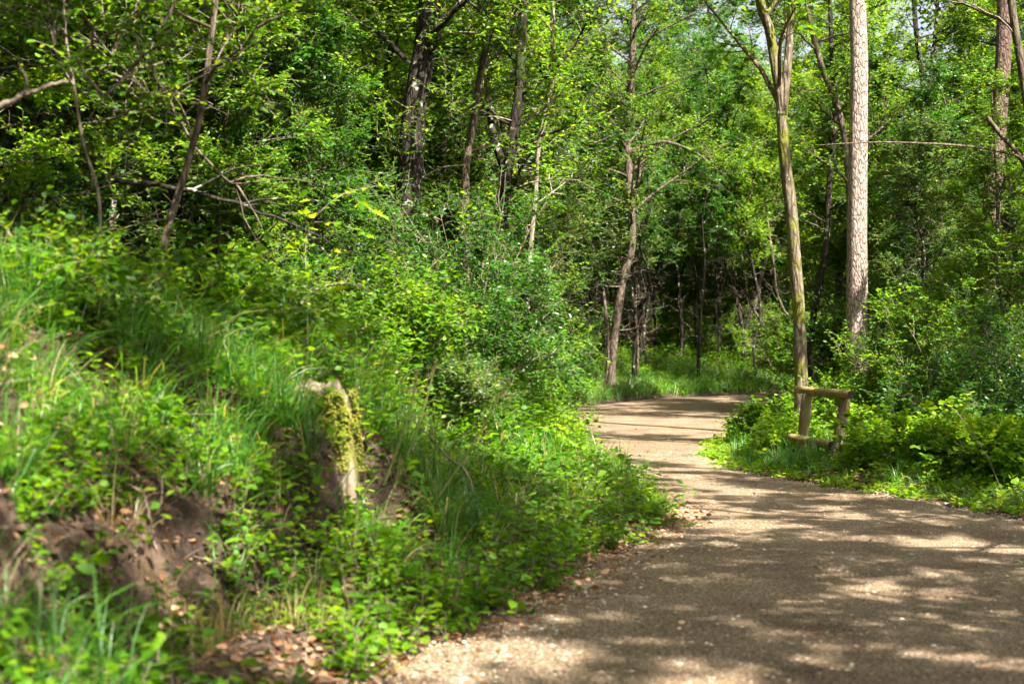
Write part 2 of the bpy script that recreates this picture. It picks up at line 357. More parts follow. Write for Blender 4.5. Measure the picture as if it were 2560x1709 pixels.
# ------------------------------------------------------------------ thing helpers
def tag(o, label, cat, group=None, kind=None):
    o['label'] = label; o['category'] = cat
    if group: o['group'] = group
    if kind: o['kind'] = kind
    return o
def empty(name, loc, rz=0.):
    o = bpy.data.objects.new(name, None); C.objects.link(o); o.location = tuple(loc); o.rotation_euler = (0, 0, rz); return o
def copy_thing(root, loc, rz, s=1.0):
    r = root.copy(); C.objects.link(r); r.location = tuple(loc); r.rotation_euler = (0, 0, rz); r.scale = (s, s, s)
    for ch in [c for c in bpy.data.objects if c.parent == root]:
        c = ch.copy(); C.objects.link(c); c.parent = r
    return r

def spline(pts, n):
    """resample a polyline of points (with a radius column) smoothly to n points"""
    a = refine(np.asarray(pts, float), 8)
    s = np.concatenate([[0], np.cumsum(np.linalg.norm(np.diff(a[:, :3], axis=0), axis=1))])
    q = np.linspace(0, s[-1], n); return np.stack([np.interp(q, s, a[:, i]) for i in range(a.shape[1])], 1)

def foliage(rng, limbs, mb, per2=6, per3=6, len2=.45, len3=.45, nl=8, size=.06, leaf_i=0, twig_i=1, t0=.25,
            droop=.15, tilt=.55, shape=None, faces=None, wood=None, flat=.45, skip=0.0, r1=.012, up2=.1):
    """limbs (N,S,3) -> secondary branches, twigs with leaves in mb"""
    Ls = np.linalg.norm(limbs[:, -1] - limbs[:, 0], axis=1)
    p, d, idx, t = children(rng, limbs, per2, t0, 1, .55, up2, flat)
    sec = grow(rng, p, d, Ls[idx] * len2 * rng.uniform(.5, 1.1, len(p)) * (1.15 - .6 * t), 5, .16, .02)
    rs = np.linspace(1, .3, 6)[None] * r1 * (.6 + .6 * Ls[idx] / max(Ls.max(), .1))[:, None]
    v, f = tubes(sec, rs, 3); (wood or mb).add(v, f, 0 if wood else twig_i)
    p, d, idx, t = children(rng, sec, per3, .15, 1, .6, .06, flat)
    if skip:
        k = rng.random(len(p)) > skip; p, d = p[k], d[k]
    tw = grow(rng, p, d, len3 * rng.uniform(.4, 1.2, len(p)), 3, .2, .0)
    v, f = tubes(tw, np.linspace(1, .4, 4)[None] * np.full((len(p), 1), r1 * .35), 3); mb.add(v, f, twig_i)
    idx = np.repeat(np.arange(len(tw)), nl); tl = (np.tile(np.arange(nl), len(tw)) + rng.random(len(idx)) * .6 + .3) / nl
    tl = np.clip(tl, 0, 1); p, tg = along(tw, idx, tl)
    up = np.array([0, 0, 1.]); side = nrm(np.cross(tg, up) + 1e-3) * np.where(np.arange(len(idx)) % 2, 1, -1)[:, None]
    v, f, r = leaves(rng, p, nrm(tg * .6 + side), size, droop, tilt, shape, faces); mb.add(v, f, leaf_i, r)
    return len(p)

def limbs_of(rng, spine, n, h0, length, elev=(.2, .9), top=1.0, wig=.12, bend=.03, taper=.5, az=None, nseg=7):
    """n limbs leaving the spine above height h0 (spine: (S,4) with radius)"""
    z = spine[:, 2]; z0 = spine[0, 2]
    zs = h0 + z0 + (z[-1] * top - h0 - z0) * (np.arange(n) + rng.random(n) * .8) / n
    p = np.stack([np.interp(zs, z, spine[:, i]) for i in range(3)], 1); r = np.interp(zs, z, spine[:, 3])
    a = (np.arange(n) * 2.4 + rng.random() * 6 + rng.normal(0, .4, n)) if az is None else rng.uniform(az[0], az[1], n)
    e = rng.uniform(*elev, n)
    d = np.stack([np.cos(a) * np.cos(e), np.sin(a) * np.cos(e), np.sin(e)], 1)
    fr = (zs - zs.min()) / max(np.ptp(zs), .1)
    L = length * rng.uniform(.6, 1.15, n) * (1 - taper * fr)
    lb = grow(rng, p, d, L, nseg, wig, bend)
    rr = np.minimum(r * .55, .012 + .012 * L)[:, None] * np.linspace(1, .22, nseg + 1)[None]
    return lb, rr

def trunk_mesh(mb, spines, k=14, rng=None, rough=.06, mi=0):
    for s in spines:
        s = np.asarray(s)
        n = len(s); rad = s[:, 3].copy()
        v, f = tubes(s[None, :, :3], rad[None], k)
        v = v.reshape(n, k, 3); c = s[:, None, :3]
        a = np.arange(k)[None] / k * 2 * math.pi; hh = s[:, 2:3]
        w = 1 + rough * (2 * vn(np.cos(a) * 1.6 + 5 + s[0, 0], hh * 2.2 + np.sin(a) * 1.6 + 40) - 1) * 1.6 + rough * .6 * np.sin(a * 5 + hh * .7)
        v = c + (v - c) * w[..., None]
        mb.add(v, f, mi)

TREES = []
def make_tree(name, label, cat, spines, group=None, bark='bark', leaf='leaf', rng=None, limbs=None, fol=None, k=14, rough=.06, extra=None, dead=0):
    """spines in world space; the first starts at the tree's base"""
    base = np.array(spines[0][0][:3]); root = empty(name, base)
    tag(root, label, cat, group)
    sp = [spline(np.asarray(s, float), max(12, int(len(s) * 6))) for s in spines]
    for s in sp: s[:, :3] -= base
    wood = MB(); trunk_mesh(wood, sp, k, rng, rough)
    crown = MB(); n = 0
    if limbs:
        for q, kw in enumerate(limbs if isinstance(limbs, list) else [limbs] * len(sp)):
            if kw is None: continue
            kw = dict(kw); fk = kw.pop('fol', None) or fol
            lb, rr = limbs_of(rng, sp[min(q, len(sp) - 1)], **kw)
            v, f = tubes(lb, rr, 6); wood.add(v, f)
            n += foliage(rng, lb, crown, wood=wood, **fk)
    if dead:                                            # bare dead twigs low on the stem
        lb, rr = limbs_of(rng, sp[0], n=dead, h0=.8, length=1.1, elev=(-.2, .6), wig=.2, bend=0, top=.6, taper=0)
        v, f = tubes(lb, rr * .5, 4); wood.add(v, f, 1)
        p, d, idx, t = children(rng, lb, 4, .2, 1, .6, 0, .8); tw = grow(rng, p, d, .35, 3, .25, 0)
        v, f = tubes(tw, np.full((len(p), 4), .003), 3); wood.add(v, f, 1)
    wood.build('trunk', [M[bark], M['twig_dead']], root)
    if n: crown.build('crown', [M[leaf], M['twig']], root)
    return root

def S(pts, d, w, base=None, up=None, dd=0.0):
    """trunk line from view positions [(x,y),...] listed bottom to top at distance d, width w (view px at the base)"""
    out = []; r = w * 1.0898 / F * d / 2
    n = len(pts)
    for i, (x, y) in enumerate(pts):
        p = P(x, y, d + dd * i / n); out.append([*p, r * (1 - .3 * i / n)])
    if base is None:
        a = np.array(out[0]); z = ground(a[0], a[1]) - .15
        if a[2] > z + .1:
            dxy = (a[:2] - np.array(out[1])[:2]) / max(out[1][2] - a[2], .1) * -1
            b = [a[0] + dxy[0] * .0, a[1], float(z), r * 1.75]; mid = [a[0], a[1], float(z) + .42, r * 1.16]
            out = [b, mid] + out if a[2] > z + .7 else [b] + out
    if up:
        a = np.array(out[-1]); b = np.array(out[-2]); dirv = nrm((a - b)[:3]); dirv[2] = max(dirv[2], .5)
        dirv[:2] *= .5; dirv = nrm(dirv)
        k = 4; L = max(up - a[2], 1.0)
        for i in range(1, k + 1):
            q = a[:3] + dirv * L / dirv[2] * i / k; out.append([*q, a[3] * (1 - .82 * i / k) + .004])
    return out

R = np.random.default_rng
FOL_MID = dict(per2=7, per3=6, nl=7, size=.075, len2=.45, len3=.45)
FOL_FINE = dict(per2=8, per3=7, nl=8, size=.05, len2=.45, len3=.35)
FOL_OAK = dict(per2=6, per3=6, nl=5, size=.11, len2=.42, len3=.4, shape=LOB, faces=LOB_F)

# ------------------------------------------------------------------ the trees one can tell apart
make_tree('pine_tree', 'tall straight pale pine with flaky pinkish bark behind the wooden rail', 'tree',
    [S([(1965, 900), (1967, 700), (1968, 500), (1971, 300), (1973, 150), (1970, 0)], 23, 50, up=19),
     [[*P(1992, 345, 22.85), .012], [*P(1999, 330, 22.8), .010], [*P(2007, 322, 22.7), .004]]],
    bark='bark_pine', leaf='leaf_dark', rng=R(1), limbs=[dict(n=26, h0=11.5, length=2.6), None], fol=FOL_FINE, k=20, rough=.035)
make_tree('forked_tree', 'mossy forked tree with lichen patches rising left of the pale pine', 'tree',
    [S([(1838, 890), (1836, 790), (1832, 700), (1818, 500), (1806, 400), (1797, 300), (1793, 230), (1780, 150), (1765, 60), (1745, 0)], 20.5, 30, up=13),
     [[*P(1795, 262, 20.5), .085], [*P(1801, 215, 20.5), .075], [*P(1808, 150, 20.5), .068], [*P(1815, 70, 20.5), .06], [*P(1818, 0, 20.5), .055], [*P(1835, -150, 20.7), .04], [*P(1850, -330, 21), .015]]],
    bark='bark_moss', rng=R(2), limbs=[dict(n=26, h0=5.0, length=3.2, fol=dict(FOL_OAK)), dict(n=9, h0=1.5, length=1.8)], fol=FOL_MID, k=16, rough=.07)
make_tree('oak_tree', 'thick dark rough oak trunk rising behind the round bush on the bank', 'tree',
    [S([(903, 740), (915, 600), (925, 500), (940, 400), (946, 300), (956, 200), (975, 100), (985, 0)], 17, 66, up=13)],
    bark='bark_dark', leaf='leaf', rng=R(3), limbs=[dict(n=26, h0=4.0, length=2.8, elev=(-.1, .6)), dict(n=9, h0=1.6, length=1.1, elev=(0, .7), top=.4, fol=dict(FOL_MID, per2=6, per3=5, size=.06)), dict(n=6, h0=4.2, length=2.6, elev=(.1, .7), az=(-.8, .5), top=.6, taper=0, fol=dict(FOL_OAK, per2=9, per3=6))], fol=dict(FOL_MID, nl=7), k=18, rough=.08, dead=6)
make_tree('crooked_tree', 'curved slim tree with greenish bark right of the thick dark oak', 'tree',
    [S([(1070, 600), (1068, 450), (1069, 380), (1077, 330), (1090, 250), (1098, 190), (1115, 100), (1125, 0)], 17.8, 20, up=10)],
    bark='bark', rng=R(4), limbs=[dict(n=14, h0=3.2, length=1.7)], fol=FOL_MID, dead=5)
make_tree('forked_tree', 'dark tree dividing into two upright stems behind the curved slim tree', 'tree',
    [S([(1138, 650), (1150, 560), (1155, 450), (1165, 380), (1178, 300), (1192, 200), (1196, 100), (1200, 0)], 19, 29, up=11),
     [[*P(1162, 395, 19), .06], [*P(1145, 355, 19), .055], [*P(1130, 300, 19), .05], [*P(1120, 220, 19.2), .045], [*P(1114, 120, 19.4), .04], [*P(1108, -20, 19.6), .02]]],
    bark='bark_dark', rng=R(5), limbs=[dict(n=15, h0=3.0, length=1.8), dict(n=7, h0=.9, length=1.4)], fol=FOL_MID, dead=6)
make_tree('young_tree', 'pale smooth slim stem standing right of the dark forked tree', 'tree',
    [S([(1210, 690), (1218, 560), (1228, 450), (1235, 340), (1250, 270), (1262, 200), (1268, 80)], 20.5, 12, up=9)],
    bark='bark_pale', rng=R(6), limbs=[dict(n=10, h0=3.4, length=1.4)], fol=FOL_MID, dead=4)
make_tree('crooked_tree', 'crooked dark tree with mossy foot at the far left bend of the path', 'tree',
    [S([(1403, 850), (1407, 790), (1420, 700), (1432, 630), (1450, 560), (1446, 440), (1438, 300), (1446, 240), (1452, 120)], 38, 20, up=13),
     [[*P(1440, 310, 38), .10], [*P(1420, 282, 38), .06], [*P(1398, 262, 38), .045], [*P(1370, 250, 37.8), .02]],
     [[*P(1446, 350, 38), .10], [*P(1480, 335, 37.8), .055], [*P(1530, 325, 37.5), .04], [*P(1600, 352, 37.2), .025], [*P(1660, 400, 37), .01]]],
    bark='bark', rng=R(7), limbs=[dict(n=34, h0=4.5, length=3.2), None, dict(n=6, h0=-.2, length=1.6)], fol=FOL_MID, dead=12, rough=.1)
make_tree('leaning_tree', 'dark slender tree leaning right towards the crooked mossy tree', 'tree',
    [S([(1318, 760), (1345, 560), (1365, 480), (1385, 420), (1412, 330), (1440, 200)], 41, 16, up=12)],
    bark='bark_dark', rng=R(8), limbs=[dict(n=12, h0=4, length=1.8)], fol=FOL_MID, dead=5)
make_tree('leaning_tree', 'thin leaning tree with mossy foot beyond the bend, left of the forked tree', 'tree',
    [S([(1708, 850), (1718, 760), (1738, 670), (1760, 580), (1780, 500), (1792, 400)], 46.5, 12, up=11)],
    bark='bark', rng=R(9), limbs=[dict(n=10, h0=3.5, length=1.6)], fol=FOL_MID)
make_tree('young_tree', 'dark bent stem behind, between the forked tree and the pale pine', 'tree',
    [S([(1858, 780), (1880, 660), (1897, 540), (1905, 400), (1918, 270), (1910, 130)], 29, 15, up=11)],
    bark='bark_dark', rng=R(10), limbs=[dict(n=12, h0=3.6, length=1.7)], fol=FOL_MID, dead=3)
make_tree('leaning_tree', 'brown trunk leaning out from behind the pale pine towards upper left', 'tree',
    [S([(1962, 800), (1955, 560), (1945, 380), (1928, 260), (1890, 160), (1862, 60)], 27, 16, up=10)],
    bark='bark', rng=R(11), limbs=[dict(n=12, h0=4.5, length=1.8)], fol=FOL_MID)
make_tree('twin_stemmed_tree', 'dark tree of several thin upright stems right of the pale pine', 'tree',
    [S([(2140, 700), (2132, 600), (2125, 500), (2115, 380), (2120, 200), (2105, 80), (2100, 0)], 29, 15, up=12),
     S([(2150, 700), (2152, 580), (2148, 420), (2130, 330), (2135, 200), (2150, 60)], 29.3, 11, up=10),
     S([(2128, 700), (2105, 560), (2085, 450), (2080, 380)], 29.1, 10, up=6.5)],
    bark='bark_dark', rng=R(12), limbs=[dict(n=14, h0=3.6, length=1.8), dict(n=8, h0=3.5, length=1.5), None], fol=FOL_MID)
make_tree('pine_tree', 'thick reddish brown pine near the right edge of the wood', 'tree',
    [S([(2268, 640), (2274, 500), (2284, 400), (2296, 250), (2305, 120), (2308, 0)], 24, 44, up=17)],
    bark='bark_pine_red', leaf='leaf_dark', rng=R(13), limbs=[dict(n=22, h0=9.5, length=2.4)], fol=FOL_FINE, k=18, rough=.04)
make_tree('branching_tree', 'grey lichened tree at the right edge with a long bare branch reaching left', 'tree',
    [S([(2420, 900), (2400, 640), (2385, 450), (2370, 300), (2348, 160), (2332, 60), (2322, -20)], 18.5, 24, up=10),
     [[*P(2385, 430, 18.5), .035], [*P(2345, 365, 18.4), .024], [*P(2290, 345, 18.3), .018], [*P(2200, 333, 18.2), .015], [*P(2090, 327, 18.1), .012], [*P(1990, 326, 18.0), .009], [*P(1880, 332, 18), .004]],
     [[*P(2385, 440, 18.5), .04], [*P(2340, 355, 18.5), .032], [*P(2300, 310, 18.6), .03], [*P(2268, 268, 18.7), .028]]],
    bark='bark', rng=R(14), limbs=[dict(n=12, h0=4.3, length=1.7), None, None], fol=dict(FOL_OAK), dead=4)
make_tree('leaning_tree', 'thin grey stem leaning left, blurred, nearest on top of the bank', 'tree',
    [S([(348, 690), (370, 580), (400, 470), (430, 370), (460, 250), (480, 100), (492, 0)], 9.5, 18, up=7)],
    bark='bark', rng=R(15), limbs=[dict(n=16, h0=1.5, length=1.5)], fol=dict(FOL_FINE, per2=7, per3=6, nl=8, size=.055), dead=4)
make_tree('young_tree', 'sunlit pale knobbly stem left of the leaning grey stem', 'tree',
    [S([(240, 640), (250, 560), (262, 420), (266, 330), (276, 200), (262, 110), (255, 0)], 12, 16, up=7)],
    bark='bark_pale', rng=R(16), limbs=[dict(n=18, h0=1.3, length=1.7)], fol=dict(FOL_FINE, per2=7, per3=7), dead=5, rough=.14)
make_tree('sapling', 'very thin bent brown stem near the left edge on the bank', 'tree',
    [S([(228, 620), (225, 450), (190, 330), (168, 200), (150, 100), (142, 0)], 8.6, 8, up=5)],
    bark='twig', rng=R(17), limbs=[dict(n=14, h0=1.3, length=1.2)], fol=dict(FOL_FINE, per2=6, per3=6, nl=7, size=.055), dead=2)
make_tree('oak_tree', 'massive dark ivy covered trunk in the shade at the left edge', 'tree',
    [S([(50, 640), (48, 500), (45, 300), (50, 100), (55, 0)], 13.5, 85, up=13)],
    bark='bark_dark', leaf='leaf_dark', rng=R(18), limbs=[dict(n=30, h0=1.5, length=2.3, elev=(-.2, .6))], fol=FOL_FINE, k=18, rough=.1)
make_tree('crooked_tree', 'dark crooked low tree between the leaning grey stem and the oak', 'tree',
    [S([(500, 700), (455, 620), (420, 560), (412, 500), (430, 420), (480, 330), (520, 200)], 12.5, 15, up=6),
     [[*P(500, 700, 12.5), .022], [*P(515, 620, 12.5), .02], [*P(480, 530, 12.4), .018], [*P(450, 480, 12.3), .014], [*P(400, 440, 12.2), .008]]],
    bark='bark_dark', rng=R(19), limbs=[dict(n=20, h0=.8, length=1.7), dict(n=5, h0=.4, length=.9)], fol=dict(FOL_FINE, per2=7, per3=7), dead=5)
make_tree('oak_tree', 'dark straight trunk deep in the wood left of the thick oak', 'tree',
    [S([(795, 560), (793, 400), (790, 250), (800, 0)], 24, 24, up=12)],
    bark='bark_dark', rng=R(20), limbs=[dict(n=18, h0=2.6, length=2.2)], fol=FOL_MID, dead=6)
make_tree('pine_tree', 'reddish sunlit trunk deep behind the thick dark oak', 'tree',
    [S([(985, 620), (990, 450), (1000, 250), (1005, 0)], 29, 20, up=14)],
    bark='bark_pine', leaf='leaf_dark', rng=R(21), limbs=[dict(n=16, h0=8, length=2.0)], fol=FOL_MID)
print('main trees', time.time() - T0)

# ------------------------------------------------------------------ woodland trees and poles, copied
def proto(kind, seed):
    rng = R(seed); root = empty(kind, (0, 0, 0))
    def sp(h, r, w=.12, off=(0, 0)):
        n = 9; z = np.linspace(-.2, h, n); x = off[0] + np.cumsum(rng.normal(0, w, n)) * h / 12; y = off[1] + np.cumsum(rng.normal(0, w, n)) * h / 12
        x -= x[0] - off[0]; y -= y[0] - off[1]
        return spline(np.stack([x, y, z, r * (1.1 - .95 * np.linspace(0, 1, n))], 1), 26)
    wood, crown = MB(), MB(); mats = [M['bark'], M['twig_dead']]; lm = ['leaf', 'leaf_dull', 'leaf_dark', 'leaf_light', 'leaf'][seed % 5]
    if kind == 'understory_tree':
        s = sp(7.5, .07, .25); trunk_mesh(wood, [s], 8, rng)
        lb, rr = limbs_of(rng, s, 42, .6, 2.0, elev=(-.15, .8)); v, f = tubes(lb, rr, 5); wood.add(v, f)
        foliage(rng, lb, crown, wood=wood, per2=7, per3=8, nl=10, size=.075, len2=.5, len3=.45)
        mats = [M['bark_dark' if seed % 2 else 'bark'], M['bark']]
        lb, rr = limbs_of(rng, s, 34, .3, 1.8, elev=(-.3, .8), top=.85, wig=.22, bend=0); v, f = tubes(lb, rr * .45, 4); wood.add(v, f, 1)
        p, d, idx, t = children(rng, lb, 9, .2, 1, .6, 0, .8); tw = grow(rng, p, d, .7, 5, .25, 0); v, f = tubes(tw, np.full((len(p), 6), .004), 3); wood.add(v, f, 1)
    elif kind in ('open_tree', 'dense_tree'):  # crowns start high above the view; added for the shade they cast
        s = sp(14, .13, .16); trunk_mesh(wood, [s], 9, rng)
        lb, rr = limbs_of(rng, s, 36 if kind == 'dense_tree' else 21, 5.4, 4.8, elev=(-.05, .7)); v, f = tubes(lb, rr, 5); wood.add(v, f)
        foliage(rng, lb, crown, wood=wood, per2=9, per3=9, nl=9, size=.10, len2=.24, len3=.36, flat=.3)
    elif kind == 'woodland_tree':
        s = sp(14, .12, .16); trunk_mesh(wood, [s], 9, rng)
        lb, rr = limbs_of(rng, s, 52, 2.6, 2.9, elev=(-.1, .8)); v, f = tubes(lb, rr, 5); wood.add(v, f)
        foliage(rng, lb, crown, wood=wood, per2=7, per3=8, nl=9, size=.09, len2=.45, len3=.5)
        lb, rr = limbs_of(rng, s, 8, 1.2, 1.2, elev=(-.2, .5), top=.35); v, f = tubes(lb, rr * .5, 4); wood.add(v, f, 1)
        mats = [M['bark_dark' if seed % 2 else 'bark'], M['twig_dead']]
    elif kind == 'pole_tree':
        s = sp(9, .045, .3); trunk_mesh(wood, [s], 7, rng)
        lb, rr = limbs_of(rng, s, 14, 3.4, 1.2, elev=(.2, 1)); v, f = tubes(lb, rr, 4); wood.add(v, f)
        foliage(rng, lb, crown, wood=wood, per2=6, per3=7, nl=9, size=.075, len3=.45)
        lb, rr = limbs_of(rng, s, 14, .3, .9, elev=(-.3, .7), top=.45, wig=.25); v, f = tubes(lb, rr * .5, 4); wood.add(v, f, 1)
        p, d, idx, t = children(rng, lb, 4, .2, 1, .6, 0, .8); tw = grow(rng, p, d, .35, 3, .25, 0); v, f = tubes(tw, np.full((len(p), 4), .004), 3); wood.add(v, f, 1)
        mats = [M[['bark', 'bark_dark', 'bark_dark'][seed % 3]], M['bark']]
    elif kind == 'shrub':
        n = 16; a = rng.random(n) * 6.28; e = rng.uniform(.5, 1.4, n)
        st = np.stack([np.cos(a) * .12, np.sin(a) * .12, a * 0 - .05], 1); d = np.stack([np.cos(a) * np.cos(e), np.sin(a) * np.cos(e), np.sin(e)], 1)
        lb = grow(rng, st, d, rng.uniform(1.1, 2.1, n), 7, .13, .02); v, f = tubes(lb, np.linspace(1, .25, 8)[None] * rng.uniform(.010, .02, (n, 1)), 5); wood.add(v, f)
        foliage(rng, lb, crown, wood=wood, per2=10, per3=8, nl=9, size=.06, len2=.42, len3=.32, t0=.12, r1=.007)
        mats = [M['twig'], M['twig_dead']]; lm = ['leaf', 'leaf_light', 'leaf_dark'][seed % 3]
    wood.build('stem' if kind == 'shrub' else 'trunk', mats, root); crown.build('foliage' if kind == 'shrub' else 'crown', [M[lm], M['twig']], root)
    return root
protos = {k: [proto(k, s) for s in seeds] for k, seeds in dict(understory_tree=(31, 32, 33, 34), woodland_tree=(41, 42, 43), open_tree=(45, 46), dense_tree=(47,), pole_tree=(51, 52, 53, 54), shrub=(60, 61, 62, 63)).items()}
used = {}
def place(kind, i, x, y, rz, s, label, cat, group):
    L = protos[kind]; p = L[i % len(L)]; z = float(ground(x, y)) - .05
    if p.name not in used:
        used[p.name] = 1; o = p; o.location = (x, y, z); o.rotation_euler = (0, 0, rz); o.scale = (s, s, s)
    else: o = copy_thing(p, (x, y, z), rz, s)
    tag(o, label, cat, group); return o

SECTORS = [(-400, 250, 'beyond the massive ivy covered trunk'), (250, 700, 'beyond the leaning grey stem on the bank'), (700, 1020, 'around the thick dark oak'),
           (1020, 1300, 'behind the dark forked tree'), (1300, 1560, 'behind the crooked mossy tree at the bend'), (1560, 1830, 'straight beyond the bend of the path'),
           (1830, 2060, 'behind the pale pine'), (2060, 2800, 'around the thick reddish pine')]
def sector(x, y):
    px = (x / y * F + 1280) / 1.0898
    for a, b, t in SECTORS:
        if a <= px < b: return px, t
    return px, None
protos['dense_tree'][0].name = 'broad_tree'; protos['open_tree'][0].name = 'broad_tree'; protos['open_tree'][1].name = 'broad_tree'
NAMES = {'understory_tree': ('low leafy tree', 'tree'), 'woodland_tree': ('tall leafy tree', 'tree'), 'pole_tree': ('thin dark pole-like tree', 'tree'), 'shrub': ('green leafy shrub', 'shrub')}
def dist_word(y): return 'in the middle distance' if y < 30 else 'deep in the wood'
rng = R(100); spots = []
def scatter(kind, count, y0, y1, mind, ok, smin=.8, smax=1.2):
    n = tries = 0
    while n < count and tries < 6000:
        tries += 1
        y = math.sqrt(rng.uniform(y0 ** 2, y1 ** 2)); x = rng.uniform(-.43, .43) * y
        px, sec = sector(x, y)
        if sec is None or not ok(px, x, y): continue
        sl, sr, ins = zones(np.array([x]), np.array([y]))
        if ins[0] or (sl[0] + sr[0]) < .9: continue
        if any((x - a) ** 2 + (y - b) ** 2 < mind ** 2 for a, b, k in spots if k == kind): continue
        spots.append((x, y, kind)); nm, cat = NAMES[kind]
        label = f'{nm} {dist_word(y)} {sec}'
        place(kind, int(rng.integers(0, 99)), x, y, rng.random() * 6.28, rng.uniform(smin, smax), label, cat, label.replace(nm, nm + 's'))
        n += 1
    return n
right_clear = lambda px, x, y: not (1230 < px and y < 29)
mid = lambda px, y, a, b, d: not (a < px < b and y < d)
print('under', scatter('understory_tree', 46, 15, 40, 1.7, lambda px, x, y: right_clear(px, x, y) and mid(px, y, 1280, 1800, 44) and mid(px, y, 800, 1290, 23)),
      scatter('understory_tree', 70, 40, 72, 1.9, lambda px, x, y: mid(px, y, 1280, 1850, 62), 1.0, 1.4),
      'wood', scatter('woodland_tree', 24, 19, 40, 2.6, lambda px, x, y: right_clear(px, x, y) and mid(px, y, 1280, 1800, 44) and mid(px, y, 800, 1290, 23)),
      scatter('woodland_tree', 46, 40, 85, 2.6, lambda px, x, y: mid(px, y, 1280, 1850, 60), .85, 1.2),
      scatter('woodland_tree', 18, 62, 100, 2.2, lambda px, x, y: 1480 < px < 1860, .9, 1.2), scatter('understory_tree', 16, 49, 64, 1.8, lambda px, x, y: 1300 < px < 1860, .65, .95), scatter('pole_tree', 50, 44, 62, .7, lambda px, x, y: 1280 < px < 1880, .8, 1.2),
      'pole', scatter('pole_tree', 90, 20, 62, 1.0, lambda px, x, y: right_clear(px, x, y) and mid(px, y, 1300, 1750, 43)),
      scatter('pole_tree', 34, 37, 50, .6, lambda px, x, y: 1220 < px < 1800, .8, 1.15),
      scatter('shrub', 26, 44, 60, 1.0, lambda px, x, y: 1250 < px < 1850, .8, 1.3),
      'shrub', scatter('shrub', 110, 16, 66, 1.2, lambda px, x, y: (right_clear(px, x, y) or (px > 2030 and y > 19)) and mid(px, y, 1280, 1800, 46), .8, 1.3))
# trees added over and beside the near path, mostly out of view, for their shade
for i, (x, y, s) in enumerate([(6.0, 3.0, .9), (6.4, -2.0, 1.0), (9.0, -6, 1.1), (6.8, -8.5, .9), (10.5, 1.0, 1.1), (5.8, 7.2, .8), (7.4, 11, .9), (10.9, 16.5, .85), (10.6, 7.0, 1.1),
        (12.5, -3, 1.2), (-3.2, -1.5, .9), (-5.2, 3.5, 1.0), (-6.6, 9.0, 1.1), (3.0, -11, 1.0), (-2.5, -7, 1.0), (14, 12, 1.15), (13, 25, 1.0), (5.5, .2, 1.15), (-2.7, -4, 1.05), (5.3, -5.2, 1.0), (-5.0, 12.2, 1.15), (-4.0, 7.2, 1.05), (-7.2, 16.5, 1.2), (-8.5, 12, 1.2), (-3.4, 2.6, .95), (-10.5, 21, 1.2), (-8.8, 6, 1.1), (-6.8, .5, 1.0), (-4.7, 9.8, 1.3), (-3.1, .3, 1.2), (-3.6, 5.0, 1.2)]):
    place('dense_tree' if x < 0 else 'open_tree', i, x, y, i * 1.7, s, ['tall leafy tree standing beyond the right side of the near path', 'tall leafy tree standing on top of the near bank'][x < 0], 'tree', 'tall trees shading the near path')
# curated lower trees on the left bank
for i, (dx, d, s) in enumerate([(120, 11.5, .62), (600, 13, .6), (340, 14.5, .75), (650, 15.5, .65), (780, 19, .5), (1000, 24, .7), (40, 17, .9), (480, 18, .9), (1180, 25, .75)]):
    p = P(dx, 0, d); place('understory_tree', i, p[0], d, i * 2.1, s, 'low twiggy leafy tree ' + ['between the ivy covered trunk and pale stem', 'right of the leaning grey stem', 'behind the leaning grey stem', 'left of the thick dark oak',
        'just left of the thick oak, behind it', 'behind the round bush', 'behind the ivy covered trunk', 'deep behind the dark crooked low tree', 'behind the pale smooth slim stem'][i], 'tree', 'low twiggy trees on the bank')
print('woods', time.time() - T0)

for i, (dx, d, s, lab) in enumerate([(30, 11.5, .62, 'leafy small tree hiding the foot of the massive trunk'), (215, 13.2, .66, 'leafy small tree directly behind the sunlit pale stem'), (545, 12.2, .5, 'leafy small tree right of the dark crooked low tree'),
        (420, 14.0, .72, 'leafy small tree filling the gap behind the crooked low tree'), (700, 13.2, .45, 'small leafy tree before the straight trunk deep in the wood'), (-60, 10.5, .7, 'leafy small tree cut by the left edge')]):
    p = P(dx, 0, d); place('understory_tree', i + 1, p[0], d, i * 1.3, s, lab, 'tree', 'low twiggy trees on the bank')
for i, (dx, d, s, lab) in enumerate([(2215, 22.2, .44, 'leafy small tree partly hiding the thick reddish pine'), (2330, 21.5, .7, 'leafy small tree behind the big dark bush at the right edge'), (2070, 26, .7, 'leafy small tree right behind the pale pine'),
        (2180, 27, .85, 'leafy small tree between the twin stemmed tree and reddish pine'), (1920, 30, .8, 'leafy small tree seen between the forked tree and pale pine')]):
    p = P(dx, 0, d); place('understory_tree', i + 2, p[0], d, i * 1.9 + 1, s, lab, 'tree', 'small leafy trees right of the rail')
for dx, d, s, lab in [(1545, 60, 1.35, 'very tall leafy tree left of the gap of sky'), (1665, 57, 1.3, 'very tall leafy tree right of the gap of sky')]:
    p = P(dx, 0, d); place('woodland_tree', 1, p[0], d, dx, s, lab, 'tree', 'tallest trees at the gap of sky')
